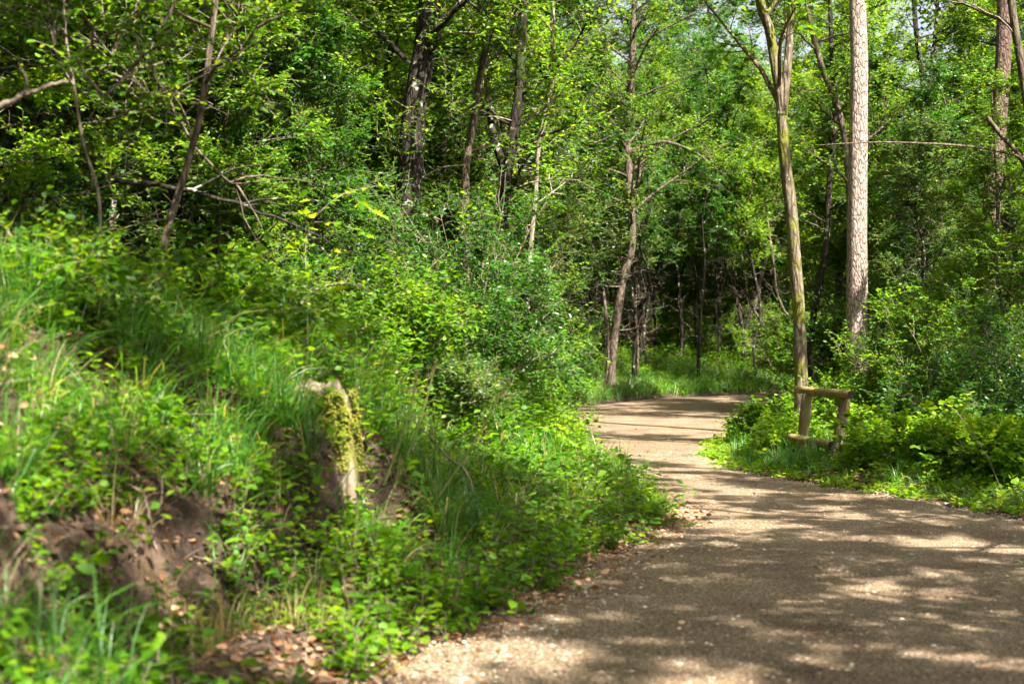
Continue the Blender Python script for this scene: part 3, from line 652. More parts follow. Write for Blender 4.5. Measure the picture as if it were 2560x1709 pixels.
# ------------------------------------------------------------------ shrubs one can tell apart
def bush(name, label, loc, rx, rz, n, seed, leaf, size, per2=9, per3=6, nl=9, shape=None, faces=None, cat='bush', emin=.1, group=None, len3=.26):
    rng = R(seed); x, y = loc; root = empty(name, (x, y, float(ground(x, y)) - .03)); tag(root, label, cat, group)
    a = rng.random(n) * 6.28; e = rng.uniform(emin, 1.45, n)
    st = np.stack([np.cos(a) * .1, np.sin(a) * .1, a * 0], 1); d = np.stack([np.cos(a) * np.cos(e) * rx, np.sin(a) * np.cos(e) * rx, np.sin(e) * rz], 1)
    Ln = np.linalg.norm(d, axis=1) * rng.uniform(.75, 1.08, n)
    lb = grow(rng, st, d, Ln, 7, .12, .02); wood, crown = MB(), MB()
    v, f = tubes(lb, np.linspace(1, .25, 8)[None] * rng.uniform(.006, .014, (n, 1)), 5); wood.add(v, f)
    foliage(rng, lb, crown, wood=wood, per2=per2, per3=per3, nl=nl, size=size, len2=.36, len3=len3, t0=.1, r1=.005, shape=shape, faces=faces, flat=.8)
    wood.build('stem', [M['twig'], M['twig_dead']], root); crown.build('foliage', [M[leaf], M['twig']], root); return root
p = P(1070, 0, 12.5); bush('bush', 'dense rounded bush with small glossy leaves on the bank slope', (p[0], 12.5), 1.0, 1.75, 42, 201, 'leaf_dark', .038, per2=10, per3=8)
p = P(1180, 0, 13.5); bush('bush', 'looser paler bush spilling from the round bush towards the path', (p[0], 13.5), .85, 1.3, 26, 202, 'leaf', .042)
p = P(880, 0, 11.2); bush('bush', 'low light green bush left of the round glossy bush', (p[0], 11.2), .9, .75, 20, 203, 'leaf', .045)
p = P(650, 0, 10.2); bush('bush', 'low twiggy bush behind the mossy stump', (p[0], 10.2), .9, .7, 18, 213, 'leaf', .045)
for i, (dx, dy, rx_, rz_, lf, sz, lab) in enumerate([(60, 640, .5, .5, 'leaf', .05, 'low leafy bramble on the bank crest at the left edge'), (190, 650, .4, .38, 'leaf_dull', .045, 'low dull green bramble under the thin bent sapling'), (330, 690, .45, .42, 'leaf_light', .05, 'low light green bramble at the foot of the leaning stem'),
        (470, 690, .5, .5, 'leaf', .055, 'leafy bramble on the crest behind the blurred oak leaves'), (590, 730, .45, .45, 'leaf_dull', .05, 'dull green bramble on the bank up behind the stump'), (830, 820, .5, .4, 'leaf_dark', .045, 'dark glossy bramble between the stump and round bush'),
        (1010, 960, .45, .3, 'leaf_dull', .04, 'low dull bramble on the slope under the round bush'), (1250, 1010, .4, .3, 'leaf_light', .04, 'low pale bramble hanging over the left path edge')]):
    q = RG(dx, dy); bush('bramble', lab, (q[0], q[1] + .1), rx_, rz_, 20, 240 + i, lf, sz, per2=6, per3=5, nl=7, shape=ROUND if i % 2 else LEAF, cat='bramble', group='brambles on the bank', emin=.2)
p = P(2150, 0, 19.5); bush('bush', 'large spreading bush right of the wooden rail below the pines', (p[0], 19.5), 1.7, 2.2, 40, 204, 'leaf', .055, len3=.34)
p = P(2300, 0, 17.5); bush('bush', 'big dark bush at the right edge behind the brambles', (p[0], 17.5), 1.5, 1.7, 36, 205, 'leaf_dark', .05, len3=.34)
p = P(2040, 0, 20.5); bush('bush', 'leafy bush at the foot of the pale pine', (p[0], 20.5), .9, 1.1, 20, 206, 'leaf', .055)
p = P(1880, 0, 19.8); bush('bush', 'low leafy bush behind the wooden rail at the forked tree', (p[0], 19.8), .75, .6, 16, 207, 'leaf_light', .055)
p = P(1790, 0, 18.6); bush('bramble', 'low bramble patch left of the wooden rail beside the path', (p[0], 18.6), .7, .45, 20, 208, 'leaf_light', .05, cat='bramble', shape=ROUND)
p = P(1760, 0, 21.5); bush('bramble', 'low bramble patch where the path narrows beyond the rail', (p[0] + .15, 21.5), .8, .5, 20, 209, 'leaf', .055, cat='bramble', shape=ROUND)
for i, (dx, d, rr, h, lab) in enumerate([(2050, 15.6, .7, .42, 'light green bramble patch in front of the big dark bush'), (2190, 14.8, .75, .55, 'bramble patch with arching yellow green shoots near the right edge'),
        (2330, 13.9, .7, .62, 'broad leaved bramble patch cut by the right edge beside the path'), (1985, 18.2, .45, .4, 'small bramble patch behind the wooden rail'), (1815, 17.6, .35, .26, 'small leafy patch directly left of the rail posts')]):
    p = P(dx, 0, d); bush('bramble', lab, (p[0], d), rr, h, 20, 220 + i, 'leaf_light', .062, per2=7, per3=5, nl=7, shape=ROUND, cat='bramble', group='brambles beside the rail', emin=.25)

def spray(name, label, start, pts, leaf, size, seed, nl=9, cat='plant', shape=ROUND, faces=LEAF_F, side=3, r=.006, tilt=.4):
    """one arching shoot through view points with leaves in pairs"""
    rng = R(seed); s = spline(np.array([[*p, r * (1 - .8 * i / len(pts))] for i, p in enumerate(pts)]), 20)
    base = s[0, :3].copy(); s[:, :3] -= base; root = empty(name, base); tag(root, label, cat)
    wood, crown = MB(), MB(); v, f = tubes(s[None, :, :3], s[None, :, 3], 6); wood.add(v, f)
    pos = s[None, :, :3]; Ls = np.linalg.norm(s[-1, :3] - s[0, :3])
    if side:
        p, d, idx, t = children(rng, pos, side, .3, .95, .6, .1, .5); sec = grow(rng, p, d, Ls * .3, 4, .12, 0)
        v, f = tubes(sec, np.full((len(p), 5), r * .4), 4); wood.add(v, f)
        i2 = np.repeat(np.arange(len(sec)), 7); tl = rng.uniform(.2, 1, len(i2)); p, tg = along(sec, i2, tl)
        sd_ = nrm(np.cross(tg, [0, 0, 1.])) * np.where(np.arange(len(i2)) % 2, 1, -1)[:, None]
        v, f, q = leaves(rng, p, tg * .6 + sd_, size, .2, tilt, shape, faces); crown.add(v, f, 0, q)
    idx = np.zeros(nl, int); tl = np.linspace(.3, 1, nl); p, tg = along(pos, idx, tl)
    sd_ = nrm(np.cross(tg, [0, 0, 1.]) + 1e-3) * np.where(np.arange(nl) % 2, 1, -1)[:, None]
    v, f, q = leaves(rng, p, tg * .5 + sd_, size, .2, tilt, shape, faces); crown.add(v, f, 0, q)
    wood.build('stem', [M['twig']], root); crown.build('leaves', [M[leaf], M['twig']], root); return root
def PG(dx, d, lift=0.0):
    p = P(dx, 0, d); p[2] = float(ground(p[0], d)) + lift; return p
def SD(dx, dy, pts): d = RG(dx, dy)[1] - .05; return [RG(dx, dy)] + [P(a, b, d - .03 * i) for i, (a, b) in enumerate(pts)]
spray('hazel_shoot', 'bright green hazel shoot with round leaves against the right rail post', None, [PG(1975, 16.0), P(1960, 1000, 16.0), P(1930, 955, 16.0), P(1905, 925, 16.0)], 'leaf_light', .085, 301)
spray('hazel_shoot', 'hazel shoot with round leaves right of the rail', None, [PG(2000, 15.9), P(1990, 1010, 15.9), P(1975, 960, 15.9), P(1960, 945, 15.9)], 'leaf_light', .08, 302, side=2)
spray('hazel_shoot', 'tall arching shoot with yellow green leaves near the right edge', None, [PG(2300, 13.2), P(2260, 1040, 13.2), P(2220, 980, 13.2), P(2190, 940, 13.2), P(2165, 925, 13.2)], 'leaf_light', .08, 303, nl=12)
spray('hazel_shoot', 'leafy shoot hanging in at the right edge above the brambles', None, [P(2420, 950, 12), P(2380, 860, 12), P(2350, 820, 12), P(2325, 800, 12)], 'leaf_light', .085, 304)
spray('oak_sapling', 'yellow green lobed leaves on a blurred twig above the mossy stump', None, SD(520, 850, [(560, 760), (640, 715), (720, 712), (815, 745)]), 'leaf_light', .085, 305, nl=14, shape=LOB, faces=LOB_F, r=.005)
spray('oak_sapling', 'blurred lobed leaves at the top of the bank below the leaning stem', None, SD(440, 800, [(455, 690), (500, 640), (560, 625)]), 'leaf', .085, 306, nl=12, shape=LOB, faces=LOB_F, r=.004)
spray('oak_sapling', 'blurred lobed leaves hanging near the left edge of the bank', None, SD(40, 760, [(90, 640), (180, 600), (300, 600)]), 'leaf', .08, 307, nl=12, shape=LOB, faces=LOB_F, r=.004)
spray('oak_sapling', 'pale sunlit oak leaves left of the round bush', None, [PG(720, 10.2), P(700, 560, 10.2), P(740, 480, 10.2), P(800, 440, 10.2), P(870, 425, 10.2)], 'leaf_light', .09, 308, nl=14, side=6, shape=LOB, faces=LOB_F, r=.006)
spray('hazel_seedling', 'dark broad leaves low in the shaded hollow of the bank', None, SD(160, 1400, [(180, 1310), (210, 1275), (250, 1265)]), 'leaf', .075, 309, nl=7, side=0)
spray('arching_rose', 'arching shoot of small leaves on top of the round bush', None, [P(980, 620, 11.5), P(1040, 560, 11.5), P(1090, 490, 11.5), P(1130, 450, 11.5)], 'leaf_light', .04, 310, nl=20, side=7)
print('shrubs', time.time() - T0)

# ------------------------------------------------------------------ undergrowth, grass, litter
def pts_area(rng, n, x0, x1, y0, y1):
    return rng.uniform(x0, x1, n), rng.uniform(y0, y1, n)
def frust(x, y, m=.8): return np.abs(x) < .365 * y + m
def herbs(seed, x, y, h, size, leaf, nl=8, shape=ROUND):
    rng = R(seed); n = len(x); z = ground(x, y); st = np.stack([x, y, z - .01], 1)
    d = np.concatenate([rng.normal(0, .35, (n, 2)), np.ones((n, 1))], 1)
    stems = grow(rng, st, d, h * rng.uniform(.5, 1.2, n), 4, .18, -.04)
    v, f = tubes(stems, np.linspace(1, .4, 5)[None] * np.full((n, 1), .0025), 3)
    idx = np.repeat(np.arange(n), nl); tl = np.tile(np.linspace(.25, 1, nl), n); p, tg = along(stems, idx, tl)
    a = np.tile(np.arange(nl) * 2.4, n) + np.repeat(rng.random(n) * 6.28, nl); sd_ = np.stack([np.cos(a), np.sin(a), 0 * a + .15], 1)
    lv = leaves(rng, p + sd_ * (size * .35), sd_, size, .1, .4, shape); lv = (lv[0], lv[1], np.clip(lv[2] * .7 + np.repeat(np.repeat(rng.random(n) * .3, nl), len(shape)), 0, 1))
    return (v, f), lv
def add_herbs(mb, h): mb.add(h[0][0], h[0][1], 1); mb.add(h[1][0], h[1][1], 0, h[1][2])
STUMP = RG(745, 975)
def clear_stump(x, y): return ~((np.abs(x - STUMP[0] * y / STUMP[1]) < .15) & (y < STUMP[1] + .15) & (y > STUMP[1] - .07))
ug = MB(); ugl = MB()
rng = R(400)
x, y = pts_area(rng, 60000, -7, 6, 3.6, 26); sl, sr, ins = zones(x, y); c = vn(x * 1.3, y * 1.3)
soil_patch = (y < 7.6) & (sl < 1.05) & (sl > .1)
edge = ins & (dpoly(x, y, LE) < .42 * (vn(x * 3, y * 3) - .35)) & (rng.random(len(x)) < .5)
keep = ((sl > .0) | edge) & (sl < 5) & frust(x, y) & clear_stump(x, y) & (c + .3 * rng.random(len(x)) > np.where(soil_patch, .80, .30))
add_herbs(ug, herbs(401, x[keep], y[keep], .15, .034, 0)); k2 = keep & (rng.random(len(x)) < .16); add_herbs(ug, herbs(405, x[k2], y[k2], .30, .075, 0, nl=6, shape=LEAF)); k3 = keep & (rng.random(len(x)) < .1); add_herbs(ug, herbs(407, x[k3], y[k3], .42, .055, 0, nl=12, shape=LEAF)); add_herbs(ugl, herbs(406, x[keep][::3], y[keep][::3], .2, .045, 0)); print('bank herbs', keep.sum())
x, y = pts_area(rng, 26000, 2, 12, 9, 30); sl, sr, ins = zones(x, y); c = vn(x * 1.1 + 30, y * 1.1)
edge = ins & (dpoly(x, y, RE) < .5 * (vn(x * 2.5, y * 2.5) - .3)) & (rng.random(len(x)) < .5)
keep = ((sr > .0) | edge) & (sr < 5) & frust(x, y) & (c + .3 * rng.random(len(x)) > .35)
hh = .08 + .12 * sst(.1, .8, sr[keep]) + .22 * sst(1, 2.2, sr[keep]); hh = np.where((np.abs(x[keep] - 3.6) < .75) & (np.abs(y[keep] - 16.1) < 1.5), np.minimum(hh, .2), hh)
add_herbs(ugl, herbs(402, x[keep], y[keep], hh, .045, 0)); print('right herbs', keep.sum())
x, y = pts_area(rng, 52000, -18, 20, 22, 56); sl, sr, ins = zones(x, y); c = vn(x * .6 + 60, y * .6)
keep = (sl + sr > .25) & ~ins & frust(x, y, 1.5) & (c + .5 * rng.random(len(x)) > .55)
hh = .2 + .5 * sst(.5, 3.5, (sl + sr)[keep])
add_herbs(ug, herbs(403, x[keep], y[keep], hh, .075, 0, nl=9)); print('far herbs', keep.sum())
x, y = pts_area(rng, 9000, -8, 2, 8, 24); sl, sr, ins = zones(x, y); keep = (sl > 1.2) & frust(x, y)
add_herbs(ug, herbs(404, x[keep], y[keep], .38, .05, 0, nl=10))
o = ug.build('undergrowth', [M['leaf'], M['twig']]); tag(o, 'low leafy ground cover on the bank and the forest floor', 'undergrowth', kind='stuff')
o = ugl.build('undergrowth', [M['leaf_light'], M['twig']]); tag(o, 'light green leafy ground cover along the right verge by the rail', 'undergrowth', kind='stuff')

def blades(seed, x, y, h, wd, lean=.5):
    rng = R(seed); n = len(x); z = ground(x, y); st = np.stack([x, y, z - .01], 1)
    cl = vn(x * 5, y * 5) * 12.6
    d = np.stack([np.cos(cl) * lean + rng.normal(0, .4, n), np.sin(cl) * lean + rng.normal(0, .4, n), np.full(n, 1.5)], 1)
    L = h * rng.uniform(.5, 1.3, n); S_ = 5; pos = [st]; d = nrm(d); hd = nrm(d * np.array([1, 1, 0]))
    for i in range(S_ - 1):
        pos.append(pos[-1] + d * (L / (S_ - 1))[:, None]); d = nrm(d + hd * .28 * (i + 1) * lean - np.array([0, 0, .11 * (i + 1)]))
    pos = np.stack(pos, 1); wv = np.cross(hd, [0, 0, 1.]); wv = nrm(wv + rng.normal(0, .5, (n, 3)))
    w_ = np.array([.8, 1, .9, .6, .08])[None, :, None] * np.broadcast_to(wd, (n,))[:, None, None] * rng.uniform(.6, 1.3, n)[:, None, None] * .5
    a = pos - wv[:, None] * w_; b = pos + wv[:, None] * w_
    v = np.stack([a, b], 2).reshape(n, -1, 3)
    i = np.arange(S_ - 1) * 2; f = np.stack([i, i + 1, i + 3, i + 2], -1)[None] + (np.arange(n) * 2 * S_)[:, None, None]
    return v.reshape(-1, 3), f.reshape(-1, 4), np.repeat(rng.random(n), 2 * S_)
gr = MB()
def add_blades(*a, **k): v, f, r = blades(*a, **k); gr.add(v, f, 0, r)
x, y = pts_area(rng, 420000, -7, 3, 3.6, 26); sl, sr, ins = zones(x, y); c = vn(x * 1.7 + 11, y * 1.7)
soil_patch = (y < 7.4) & (sl < 1.0)
keep = (sl > .05) & (sl < 4.5) & frust(x, y) & clear_stump(x, y) & (.6 * c + .5 * vn(x * 5 + 7, y * 5) + .3 * rng.random(len(x)) > np.where(soil_patch, .95, .77))
hh = np.interp(sl[keep], [0, .3, 1.5, 4], [.12, .24, .42, .42]); add_blades(411, x[keep], y[keep], hh, .006); print('bank grass', keep.sum())
def tufts(seed, cx, cy_, per, h, wd, dead=0):
    rng = R(seed); n = len(cx); x = np.repeat(cx, per); y = np.repeat(cy_, per); N = len(x)
    a = rng.random(N) * 6.283; rr = rng.random(N) * .05; bx, by = x + np.cos(a) * rr, y + np.sin(a) * rr
    z = ground(bx, by); st = np.stack([bx, by, z - .01], 1); lean = rng.uniform(.1, 1.0, N)
    hd = np.stack([np.cos(a), np.sin(a), 0 * a], 1); gx = np.array([1., 0, 0]) * .35      # tufts hang down the slope
    hd = nrm(hd + gx); d = nrm(hd * lean[:, None] * .7 + np.array([0, 0, 1.])); L = np.repeat(rng.uniform(.6, 1.25, n), per) * h * rng.uniform(.5, 1.15, N); pos = [st]; S_ = 7
    for i in range(S_ - 1):
        pos.append(pos[-1] + d * (L / (S_ - 1))[:, None]); d = nrm(d + hd * (.10 * (i + 1) * lean)[:, None] - np.array([0, 0, .14 * (i + 1)]) * lean[:, None])
    pos = np.stack(pos, 1); wv = nrm(np.cross(hd, [0, 0, 1.]) + rng.normal(0, .25, (N, 3)))
    w_ = np.array([.7, 1, 1, .9, .7, .4, .05])[None, :, None] * (wd * rng.uniform(.5, 1.3, N))[:, None, None] * .5
    v = np.stack([pos - wv[:, None] * w_, pos + wv[:, None] * w_], 2).reshape(N, -1, 3)
    i = np.arange(S_ - 1) * 2; f = np.stack([i, i + 1, i + 3, i + 2], -1)[None] + (np.arange(N) * 2 * S_)[:, None, None]
    gr.add(v.reshape(-1, 3), f.reshape(-1, 4), 0, np.repeat(np.clip(rng.random(N) * (.9 - .9 * dead) + np.repeat(rng.random(n) * .12, per) + dead * (.93 + rng.random(N) * .07), 0, 1), 2 * S_))
x, y = pts_area(rng, 5200, -7, 3, 3.6, 18); sl, sr, ins = zones(x, y)
keep = (sl > .25) & (sl < 3.5) & frust(x, y) & clear_stump(x, y) & clear_stump(x, y + .3) & (vn(x * 1.5 + 11, y * 1.5) + .4 * rng.random(len(x)) > np.where((y < 7.4) & (sl < .95), .95, .68)); tufts(421, x[keep], y[keep], 34, .46, .007); print('tufts', keep.sum())
x, y = pts_area(rng, 900, -7, 3, 5.6, 16); sl, sr, ins = zones(x, y); keep = (sl > .3) & (sl < 3) & frust(x, y) & clear_stump(x, y); tufts(423, x[keep], y[keep], 14, .34, .005, dead=1)
rx = rng.uniform(3.1, 4.3, 70); ry = rng.uniform(15.9, 17.6, 70); kp = zones(rx, ry)[1] > .1; tufts(424, rx[kp], ry[kp], 18, .42, .008)
x, y = pts_area(rng, 2600, -1, 11, 9, 44); sl, sr, ins = zones(x, y); keep = ((sl > .15) | (sr > .1)) & (sl + sr < 2.5) & frust(x, y) & (y > 14); tufts(422, x[keep], y[keep], 22, .45, .009)
x, y = pts_area(rng, 110000, -2, 12, 22, 47); sl, sr, ins = zones(x, y); c = vn(x * 1.2 + 3, y * 1.2)
keep = (sl > .05) & (sl < 4.5) & frust(x, y) & (c + .5 * rng.random(len(x)) > .35)
add_blades(412, x[keep], y[keep], .42, .011, lean=.4); print('far grass', keep.sum())
x, y = pts_area(rng, 30000, 2, 8, 9, 24); sl, sr, ins = zones(x, y); keep = (sr > .03) & (sr < 1.6) & frust(x, y) & (vn(x * 2, y * 2) > .4)
add_blades(413, x[keep], y[keep], np.interp(sr[keep], [0, .8], [.12, .28]), .006)
o = gr.build('grass', [M['grass']]); tag(o, 'long arching green grass on the bank and along both verges', 'grass', kind='stuff')

lt = MB(); x, y = pts_area(rng, 220000, -7, 8, 3.4, 30); sl, sr, ins = zones(x, y)
keep = frust(x, y) & (((sl > 0) & (sl < 4)) | ((sr > 0) & (sr < 2)) | (ins & ((dpoly(x, y, LE) < .45 * rng.random(len(x))) | (rng.random(len(x)) < .004))))
x, y = x[keep], y[keep]; n = len(x); p = np.stack([x, y, ground(x, y) + .012], 1); a = rng.random(n) * 6.28
v, f, r = leaves(rng, p, np.stack([np.cos(a), np.sin(a), 0 * a], 1), .042 * rng.uniform(.5, 1.4, n), 0, .7, LEAF); lt.add(v, f, 0, r)
o = lt.build('leaf_litter', [M['litter']]); tag(o, 'brown dead leaves lying on the soil and path edge', 'leaf litter', kind='stuff')

x, y = pts_area(rng, 14000, -7, 6, 3.4, 22); sl, sr, ins = zones(x, y); keep = frust(x, y) & (sl > 0) & (sl < 4); x, y = x[keep], y[keep]; n = len(x)
a = rng.random(n) * 6.28; p = np.stack([x, y, ground(x, y) + .015], 1); tw = grow(rng, p, np.stack([np.cos(a), np.sin(a), rng.normal(.15, .35, n)], 1), rng.uniform(.05, .32, n), 4, .18, 0)
v, f = tubes(tw, np.linspace(1, .5, 5)[None] * rng.uniform(.0012, .0035, (n, 1)), 4)
o = MB().add(v, f).build('twig_litter', [M['twig_dead']]); tag(o, 'small dry twigs scattered through the grass of the bank', 'twigs', kind='stuff')

x, y = pts_area(rng, 16000, -1.6, 5, 4.5, 30); ins = inpath(x, y); ed = np.minimum(dpoly(x, y, LE), dpoly(x, y, RE)); keep = ins & frust(x, y) & (rng.random(len(x)) < .10 + .9 * np.exp(-ed / .25)); x, y = x[keep], y[keep]; n = len(x)
a = rng.random(n) * 6.28; p = np.stack([x, y, ground(x, y) + .014], 1); v, f, r = leaves(rng, p, np.stack([np.cos(a), np.sin(a), 0 * a], 1), rng.uniform(.008, .03, n), 0, .5)
o = MB().add(v, f, 0, r * .8).build('leaf_litter', [M['litter']]); tag(o, 'brown bud scales and leaf crumbs sprinkled on the path', 'leaf litter', kind='stuff')
# pebbles and crumbs on the path
pb = MB(); x = rng.uniform(-2, 5, 110000); y = 4.5 + 16 * rng.random(110000) ** 1.5; ins = inpath(x, y) & frust(x, y, .3) & (rng.random(len(x)) < .35 + .65 * np.exp(-np.minimum(dpoly(x, y, LE), dpoly(x, y, RE)) / .4)); x, y = x[ins], y[ins]; n = len(x)
cube = np.array([[-1, -1, 0], [1, -1, 0], [1, 1, 0], [-1, 1, 0], [-.6, -.6, .8], [.6, -.6, .8], [.6, .6, .8], [-.6, .6, .8]]) * .5
cf = np.array([[4, 5, 6, 7], [0, 1, 5, 4], [1, 2, 6, 5], [2, 3, 7, 6], [3, 0, 4, 7]])
s = rng.lognormal(-4.75, .4, n); a = rng.random(n) * 6.28; ca, sa = np.cos(a), np.sin(a)
loc = cube[None] * (1 + rng.normal(0, .18, (n, 8, 3))); vx = loc[..., 0] * ca[:, None] - loc[..., 1] * sa[:, None]; vy = loc[..., 0] * sa[:, None] + loc[..., 1] * ca[:, None]
v = np.stack([vx, vy, loc[..., 2] * .7], -1) * s[:, None, None] + np.stack([x, y, ground(x, y) + .006], 1)[:, None]
pb.add(v, (cf[None] + (np.arange(n) * 8)[:, None, None]), 0, np.repeat(rng.random(n), 8))
cl_ = MB(); x, y = pts_area(rng, 16000, -4, 1.5, 4, 12); sl, sr, ins2 = zones(x, y); kp = (sl > 0) & (sl < 1.6) & frust(x, y); x, y = x[kp], y[kp]; n = len(x)
s = rng.lognormal(-3.9, .5, n); a = rng.random(n) * 6.28; ca, sa = np.cos(a), np.sin(a); loc = cube[None] * (1 + rng.normal(0, .22, (n, 8, 3)))
vx = loc[..., 0] * ca[:, None] - loc[..., 1] * sa[:, None]; vy = loc[..., 0] * sa[:, None] + loc[..., 1] * ca[:, None]
cl_.add(np.stack([vx, vy, loc[..., 2] * .8], -1) * s[:, None, None] + np.stack([x, y, ground(x, y) - .004], 1)[:, None], cf[None] + (np.arange(n) * 8)[:, None, None])
o = cl_.build('soil_crumbs', [M['soil']]); tag(o, 'crumbled lumps of dark earth on the cut face of the bank', 'soil', kind='stuff')
o = pb.build('gravel', [M['pebble']], smooth=False); tag(o, 'loose crushed stones strewn over the path', 'gravel', kind='stuff')

# ------------------------------------------------------------------ wooden rail
def pole(name, a, b, r0, r1, parent, base, m, cap=None, crack=0, seed=0):
    n, k = 26, 28; a = np.array(a); b = np.array(b); t = np.linspace(0, 1, n)[:, None]
    pos = a * (1 - t) + b * t + np.stack([np.sin(t[:, 0] * 5 + seed), np.cos(t[:, 0] * 4 + seed), 0 * t[:, 0]], 1) * .004
    rad = (r0 * (1 - t) + r1 * t)[:, 0] * (1 + .03 * np.sin(t[:, 0] * 17 + seed)); e = .012 / np.linalg.norm(b - a)
    rad[0] *= .9; rad[-1] *= .9
    pos = pos - base; v, f = tubes(pos[None], rad[None], k); v = v.reshape(n, k, 3)
    ang = np.arange(k) / k * 6.283; g_ = np.exp(-((np.mod(ang - crack + 3.14, 6.283) - 3.14) / .10) ** 2)
    w_ = 1 - .22 * g_[None] * np.sin(np.linspace(.3, 2.9, n))[:, None] + .02 * np.sin(ang * 3 + seed)[None]
    c = pos[:, None]; v = c + (v - c) * w_[..., None]
    mb = MB().add(v, f, 0)
    for q, s_ in ((0, 1), (n - 1, -1)):                       # closed ends: two quad rings and a centre
        ring = v[q]; cen = pos[q]; inner = cen + (ring - cen) * .5; core = cen + (ring - cen) * .02
        vv = np.concatenate([ring, inner, core]); j = np.arange(k); j2 = (j + 1) % k
        ff = np.concatenate([np.stack([j, j2, j2 + k, j + k], 1), np.stack([j + k, j2 + k, j2 + 2 * k, j + 2 * k], 1)])
        if s_ < 0: ff = ff[:, ::-1]
        mb.add(vv, ff, 1)
    return mb.build(name, [M[m], M['end_grain']], parent)
rb = np.array([3.6, 16.8, 0.0]); rl = empty('wooden_rail', rb); tag(rl, 'weathered round-pole wooden rail between path and brambles', 'rail fence')
pole('post', (3.42, 17.08, -.3), (3.545, 17.06, .90), .070, .064, rl, rb, 'post_wood', crack=4.4, seed=1)
pole('post', (3.665, 16.42, -.3), (3.85, 16.44, .86), .070, .062, rl, rb, 'post_wood', crack=4.9, seed=2)
pole('top_rail', (3.46, 17.3, .945), (3.87, 16.26, .905), .046, .051, rl, rb, 'rail_wood', crack=1.5, seed=3)
pole('lower_rail', (3.31, 16.98, .385), (3.66, 16.30, .325), .050, .054, rl, rb, 'rail_wood', crack=.8, seed=4)

# ------------------------------------------------------------------ stump, fallen branches, dry stems
def dead_branch(name, label, pts, r, seed, n=4, cat='branch', m='twig_dead'):
    rng = R(seed); s = spline(np.array([[*p, r * (1 - .75 * i / (len(pts) - 1))] for i, p in enumerate(pts)]), 22)
    s[:, :3] += rng.normal(0, r * .35, (22, 3)); base = s[0, :3].copy(); s[:, :3] -= base; mb = MB(); v, f = tubes(s[None, :, :3], s[None, :, 3], 8); mb.add(v, f)
    if n:
        p, d, idx, t = children(rng, s[None, :, :3], n, .25, .9, .5, .1, 1); L = np.linalg.norm(s[-1, :3]) * .35
        tw = grow(rng, p, d, L, 5, .15, 0); v, f = tubes(tw, np.linspace(1, .3, 6)[None] * np.full((n, 1), r * .45), 5); mb.add(v, f)
    o = mb.build(name, [M[m]]); o.location = base; tag(o, label, cat); return o
dead_branch('dead_branch', 'pale bare forked branch lying above the mossy stump', SD(600, 862, [(660, 850), (705, 832), (735, 822), (765, 800)]), .011, 501)
dead_branch('dead_branch', 'thin brown twig slanting down across the bank towards the path', (lambda q: [RG(1090, 1200), P(1075, 1090, q), P(1030, 1050, q + .02), P(985, 1000, q + .06), P(930, 950, q + .12)])(RG(1090, 1200)[1] + .05), .011, 502, n=1)
dead_branch('dead_branch', 'thick pale bare branch poking in at the left edge high up', [P(-80, 258, 6), P(0, 238, 6), P(60, 215, 6), P(110, 195, 6), P(150, 183, 6)], .016, 503, n=2)
dead_branch('dead_branch', 'long black bare branch slanting down right through the shaded leaves', [P(260, 415, 10.5), P(400, 430, 10.5), P(520, 460, 10.5), P(640, 500, 10.5), P(760, 560, 10.5)], .022, 504, n=5, m='bark_dark')
dead_branch('dead_branch', 'brown bare branch crossing behind the leaning grey stem', [P(300, 60, 10), P(380, 220, 10), P(450, 340, 10), P(540, 430, 10), P(600, 520, 10)], .018, 505, n=4, m='bark')
dead_branch('dead_branch', 'tangle of grey bare twigs left of the round bush', [P(690, 700, 10), P(720, 665, 10), P(770, 650, 10), P(830, 655, 10)], .012, 506, n=7)
dead_branch('dead_branch', 'grey crooked branch lying in the grass at the left edge', [P(0, 520, 7.5), P(60, 570, 7.5), P(130, 590, 7.5), P(190, 560, 7.5), P(260, 520, 7.5)], .012, 507, n=5)
dead_branch('dead_branch', 'pale dry twig with curled end in the dark hollow', SD(358, 1260, [(345, 1190), (330, 1130), (312, 1115)]), .006, 508, n=1)
dead_branch('fallen_log', 'short mossy broken log by the foot of the crooked tree', [PG(1365, 37.2, .12), PG(1385, 37.3, .14), PG(1405, 37.4, .13)], .06, 509, n=0, m='moss', cat='log')
def stalk(label, a, b, seed):
    rng = R(seed); a = np.array(a); b = np.array(b); root_p = a.copy(); t = np.linspace(0, 1, 12)[:, None]
    pos = (b - a) * t + np.array([.02, 0, 0]) * np.sin(t * 3.1); mb = MB(); v, f = tubes(pos[None], np.linspace(.0085, .005, 12)[None], 5); mb.add(v, f, 0, .92)
    d0 = nrm(b - a); n = 26; p = b - a - d0 * rng.uniform(0, .10, (n, 1)); v, f, r = leaves(rng, p, np.repeat(d0[None], n, 0) + rng.normal(0, .3, (n, 3)), .022, 0, .6); mb.add(v, f, 0, r * .4 + .9)
    o = mb.build('grass_stalk', [M['grass']]); o.location = root_p; tag(o, label, 'grass stalk', 'tall seeding grass stalks'); return o
stalk('tallest pale seeding grass stalk leaning right over the bank', RG(965, 1200), P(1165, 875, RG(965, 1200)[1] + .1), 601)
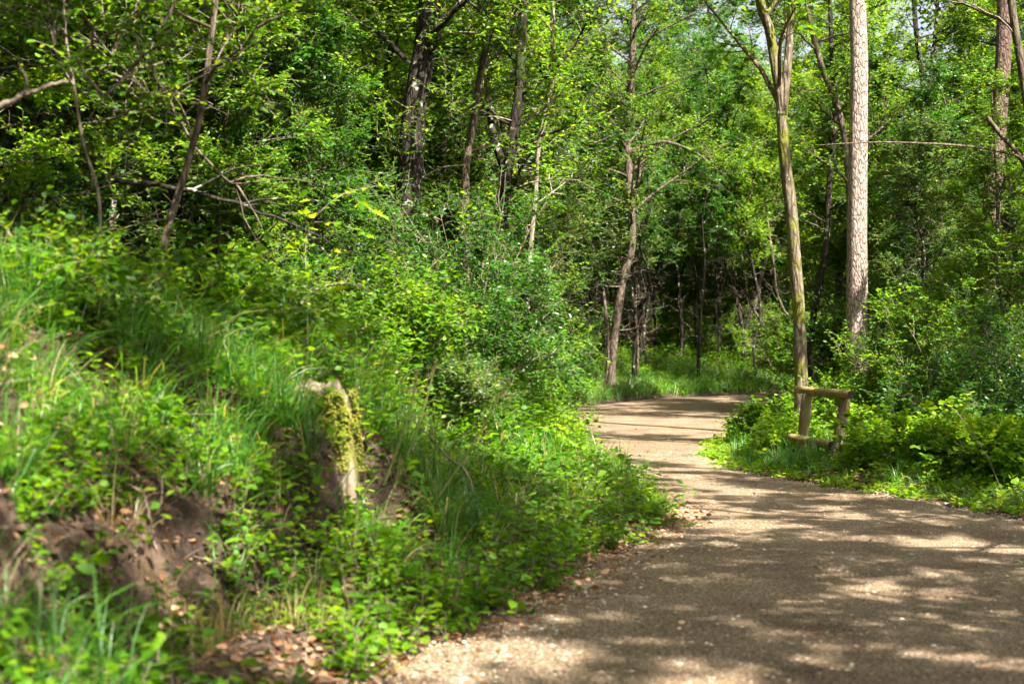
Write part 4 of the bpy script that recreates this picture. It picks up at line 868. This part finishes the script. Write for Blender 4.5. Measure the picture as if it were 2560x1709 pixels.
stalk('pale grass stalk leaning right above the mossy stump', RG(905, 1130), P(1000, 830, RG(905, 1130)[1] + .1), 602)
stalk('short grass stalk left of the leaning pair', RG(880, 1120), P(960, 850, RG(880, 1120)[1] + .1), 603)
# stump
rng = R(700); sx = STUMP; stt = empty('tree_stump', sx); tag(stt, 'small rotten stump covered in yellow moss on the sunny bank', 'stump')
n, k = 14, 26; t = np.linspace(0, 1, n); sp_ = np.stack([t * 0, t * 0, -.42 + .62 * t, .155 + .07 * (1 - t) ** 2], 1); mb = MB(); v, f = tubes(sp_[None, :, :3], sp_[None, :, 3], k); v = v.reshape(n, k, 3)
a = np.arange(k) / k * 6.283; v[..., :2] *= (1 + .16 * np.sin(a * 5 + 1)[None] * (1 - t[:, None]) + .25 * (vn(np.cos(a)[None] * 2 + 3, np.sin(a)[None] * 2 + 7 + t[:, None] * 2) - .5))[..., None]; v[-1, :, 2] += rng.normal(0, .03, k) + .03 * np.sin(a * 2 + 1); v[-2, :, 2] += .03 * np.sin(a * 2 + 1)
mb.add(v, f); j = np.arange(k); j2 = (j + 1) % k; core = v[-1].mean(0) + (v[-1] - v[-1].mean(0)) * .03 - np.array([0, 0, .04]); mb.add(np.concatenate([v[-1], core]), np.stack([j, j2, j2 + k, j + k], 1))
mb.build('wood', [M['bark_moss']], stt)
nm = 16000; a = rng.random(nm) * 6.28; hz = -.25 + .45 * rng.random(nm); kk = fbm(np.cos(a) * 2 + 7, hz * 7 + np.sin(a) * 2 + 9, 3) + .3 * rng.random(nm) > .50; a, hz = a[kk], hz[kk]; nm = len(a); tq = np.clip((hz + .42) / .62, 0, 1); rr = (.155 + .07 * (1 - tq) ** 2) * (1 + .16 * np.sin(a * 5 + 1) * (1 - tq)) + .002 + rng.random(nm) * .022; pp = np.stack([np.cos(a) * rr, np.sin(a) * rr, hz], 1)
v, f, r = leaves(rng, pp, np.stack([np.cos(a), np.sin(a), rng.normal(-.6, .5, nm)], 1), .016, .5, .8); MB().add(v, f, 0, r).build('moss', [M['moss']], stt)
print('done', time.time() - T0, len(bpy.data.objects), 'objects')
